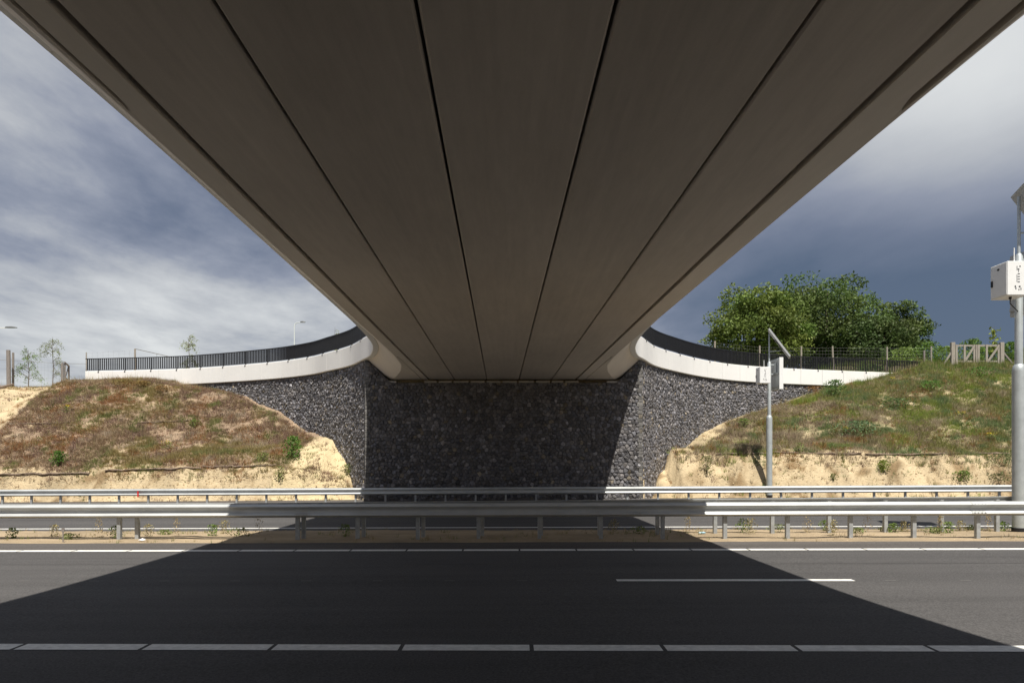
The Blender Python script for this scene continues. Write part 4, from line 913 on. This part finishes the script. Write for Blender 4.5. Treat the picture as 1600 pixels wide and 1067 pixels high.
p = at(1444, 562, 50.2); m = MB(); wood_post(m, 0, 0, -.4, 1.0, .07); tag(m.build('short_post', M['wood2'], loc=(p.x, p.y, ground_at(p.x, p.y))), 'short grey wooden post left of the tall last fence post', 'post')
# wooden double gate
def plank(m, a, b, w, t): 
    a = Vector(a); b = Vector(b); d = (b - a).normalized(); n = Vector((0, 1, 0)); s_ = d.cross(n).normalized() * w / 2; vs = [p + s_ * i + n * j * t / 2 for p in (a, b) for i, j in ((-1, -1), (1, -1), (1, 1), (-1, 1))]
    m.add(vs, [(0, 1, 2, 3), (7, 6, 5, 4), (0, 4, 5, 1), (1, 5, 6, 2), (2, 6, 7, 3), (3, 7, 4, 0)])
gd = 50.0; g = empty('wooden_gate', tuple(at(1526, 580, gd)), 'weathered grey wooden double field gate on the plateau at right', 'gate'); go = Vector(g.location)
def L3(px, py, dy=0): p = at(px, py, gd) - go; return Vector((p.x, dy, p.z))
for px, w in ((1488.5, .26), (1524.8, .11), (1565, .26)):
    m = MB(); a, b = L3(px, 535 if px != 1524.8 else 539), L3(px, 588); plank(m, a, b, w, .2); m.build('gate_post', M['wood'], g, bevel=.01)
for x0, x1 in ((1493, 1522), (1527.5, 1560)):
    m = MB(); plank(m, L3(x0, 540), L3(x1, 540), .11, .05); plank(m, L3(x0, 564.5), L3(x1, 564.5), .11, .05)
    for x in ((x0 + 1, x0 + 13.5, x1 - .5)): plank(m, L3(x, 538.5, -.052), L3(x, 580 if x != x0 + 1 else 574, -.052), .13 if x != x0 + 13.5 else .14, .04)
    plank(m, L3(x1 - 1, 541, -.1), L3(x0 + (5 if x0 < 1500 else 14), 578 if x0 < 1500 else 566, -.1), .13, .04)
    m.build('gate_leaf', M['wood'], g)
m = MB(); plank(m, L3(1486, 551), L3(1468, 580), .09, .08); m.build('brace', M['wood'], g)
m = MB(); plank(m, L3(1567, 550), L3(1582, 568), .10, .08); m.build('brace', M['wood2'], g)
# left fence
fl_ = empty('wire_fence', (-34, 47, 6.3), 'wire fence on wooden posts along the plateau at far left', 'fence'); fo = Vector(fl_.location)
def lp(px, py, d): return at(px, py, d) - fo
for px, y1, d, r_ in ((14.0, 547, 46.5, .125), (20.5, 551, 47.2, .07), (97.5, 567, 46.5, .085), (134.8, 550.5, 48.8, .035), (211, 545, 51.5, .065)):
    a = lp(px, y1, d); m = MB(); wood_post(m, a.x, a.y, 5.6 - fo.z, a.z, r_, -.04 if px == 14.0 else 0); m.build('post', M['wood2'] if px < 100 else M['wood'], fl_)
m = MB()
for pts in ([(-40, 561, 46.6), (14, 562.5, 46.5), (97, 568, 46.5), (134.8, 568.4, 48.8)], [(-40, 575, 46.6), (14, 576, 46.5), (97, 580, 46.5)], [(-40, 588, 46.6), (14, 588, 46.5), (97, 592, 46.5)]):
    m.tube([lp(*p) for p in pts], .011 if pts[0][1] == 561 else .004, 5)
for k in range(14): px = 22 + k * 5.3; m.tube([lp(px, 563 + (px - 14) * .066, 46.5), lp(px, 598, 46.5)], .003, 4)
m.tube([lp(211, 545, 51.5), lp(240, 551.5, 53), lp(268, 558, 54)], .022, 6); m.tube([lp(245, 552.5, 53.2), lp(245, 572, 53.2)], .012, 5)
for k in range(10): m.tube([lp(136 + k * 8.3, 551 - k * .6, 49 + k * .25), lp(136 + k * 8.3, 575, 49 + k * .25)], .003, 4)
for k in range(5): m.tube([lp(134.8, 552 + k * 5, 48.8), lp(211, 547 + k * 5, 51.5)], .003, 4)
m.build('wires', M['wire'], fl_)
g2 = empty('wooden_gate', (at(102, 600, 47).x, 47, 6.0), 'small grey wooden gate standing open, seen nearly edge on at far left', 'gate'); go2 = Vector(g2.location)
def L4(px, py, d): return at(px, py, d) - go2
m = MB(); m.tube([L4(101, 566, 46.6), L4(107.5, 572, 49)], .055, 6); m.tube([L4(107.5, 571, 49), L4(107.5, 603, 49)], .06, 6); m.tube([L4(102, 590, 46.7), L4(107.5, 595, 49)], .05, 6); m.tube([L4(101.5, 567, 46.7), L4(101.5, 606, 46.7)], .05, 6); m.tube([L4(107, 573, 49), L4(101.8, 590, 46.7)], .04, 6); m.tube([L4(101.8, 590, 46.7), L4(107, 602, 49)], .04, 6)
m.build('gate_leaf', M['wood2'], g2)
# dark plank lying on the sand crest, far left
x, y, z = on_bank(8, 607); m = MB(); m.tube([(x - 1.4, y, z - .25), (x - .3, y, z + .05), (x + .45, y + .1, z + .28)], [.11, .09, .05], 7); tag(m.build('driftwood', M['log']), 'dark old log on the sandy crest at the far left edge', 'log')

# ------------------------------------------------------------------ street lamps behind
def lamp(label, px, ytop, d, arm):
    x = (px - CX) * d / F; z1 = H + (HY - ytop) * d / F; z0 = 6.9; t = empty('street_lamp', (x, d, z0), label, 'street lamp', 'street lamps beyond the left embankment'); h = z1 - z0
    m = MB(); m.tube([(0, 0, -.5), (0, 0, h * .5), (0, 0, h - .45), (.06, 0, h - .18), (.22, 0, h - .05), (arm * .62, 0, h)], [.085, .07, .05, .045, .04, .035], 10); m.build('pole', M['lampwhite'], t, smooth=True)
    m = MB(); hd = arm * .5
    rings = []
    for f, w, hh in ((0, .06, .06), (.15, .13, .09), (.6, .15, .10), (.9, .11, .06), (1, .04, .03)):
        cx_ = arm * .58 + f * hd; rings.append([(cx_, -w, h - .02), (cx_, w, h - .02), (cx_, w * .7, h + hh), (cx_, -w * .7, h + hh)])
    m.sweep(rings); m.build('lamp_head', M['lampgrey'], t); return t
lamp('white street lamp rising behind the left railing', 460, 503.5, 75, 1.05)
lamp('street lamp reaching in from the left edge, only its head and arm in view', -13, 512, 62, 2.0)

# ------------------------------------------------------------------ litter and small things in the median
def crumple(name, px, py, s_, mat, label, cat, seed, sx=1.8):
    r = random.Random(seed); d = H * F / (py - HY); x = (px - CX) * d / F; m = MB(); rings = []
    for i in range(7):
        t = i / 6; w = math.sin(math.pi * (t * .86 + .07)); rings.append([((t - .5) * s_ * sx, math.cos(a) * s_ * .5 * w * r.uniform(.6, 1.2), max(0.0, .35 * s_ + math.sin(a) * s_ * .35 * w * r.uniform(.6, 1.3))) for a in [k * math.pi / 4 for k in range(8)]])
    m.sweep(rings); return tag(m.build(name, mat, loc=(x, d, ground_at(x, d) + .005)), label, cat)
crumple('plastic_bag', 222, 841, .085, M['litter'], 'crumpled white plastic lying in the sandy median at left', 'litter', 3)
crumple('plastic_bottle', 1097, 835, .07, M['bottle'], 'pale blue plastic bottle lying in the median right of the shadow', 'litter', 4, 2.6)
d = 15.75; x = (98.5 - CX) * d / F; m = MB(); m.box(-.012, .012, -.006, .006, -.1, .28); m.box(-.03, .03, -.008, .008, .22, .30); tag(m.build('marker_stake', M['wood2'], loc=(x, d, ground_at(x, d))), 'thin dark marker stake in the median at far left', 'stake')
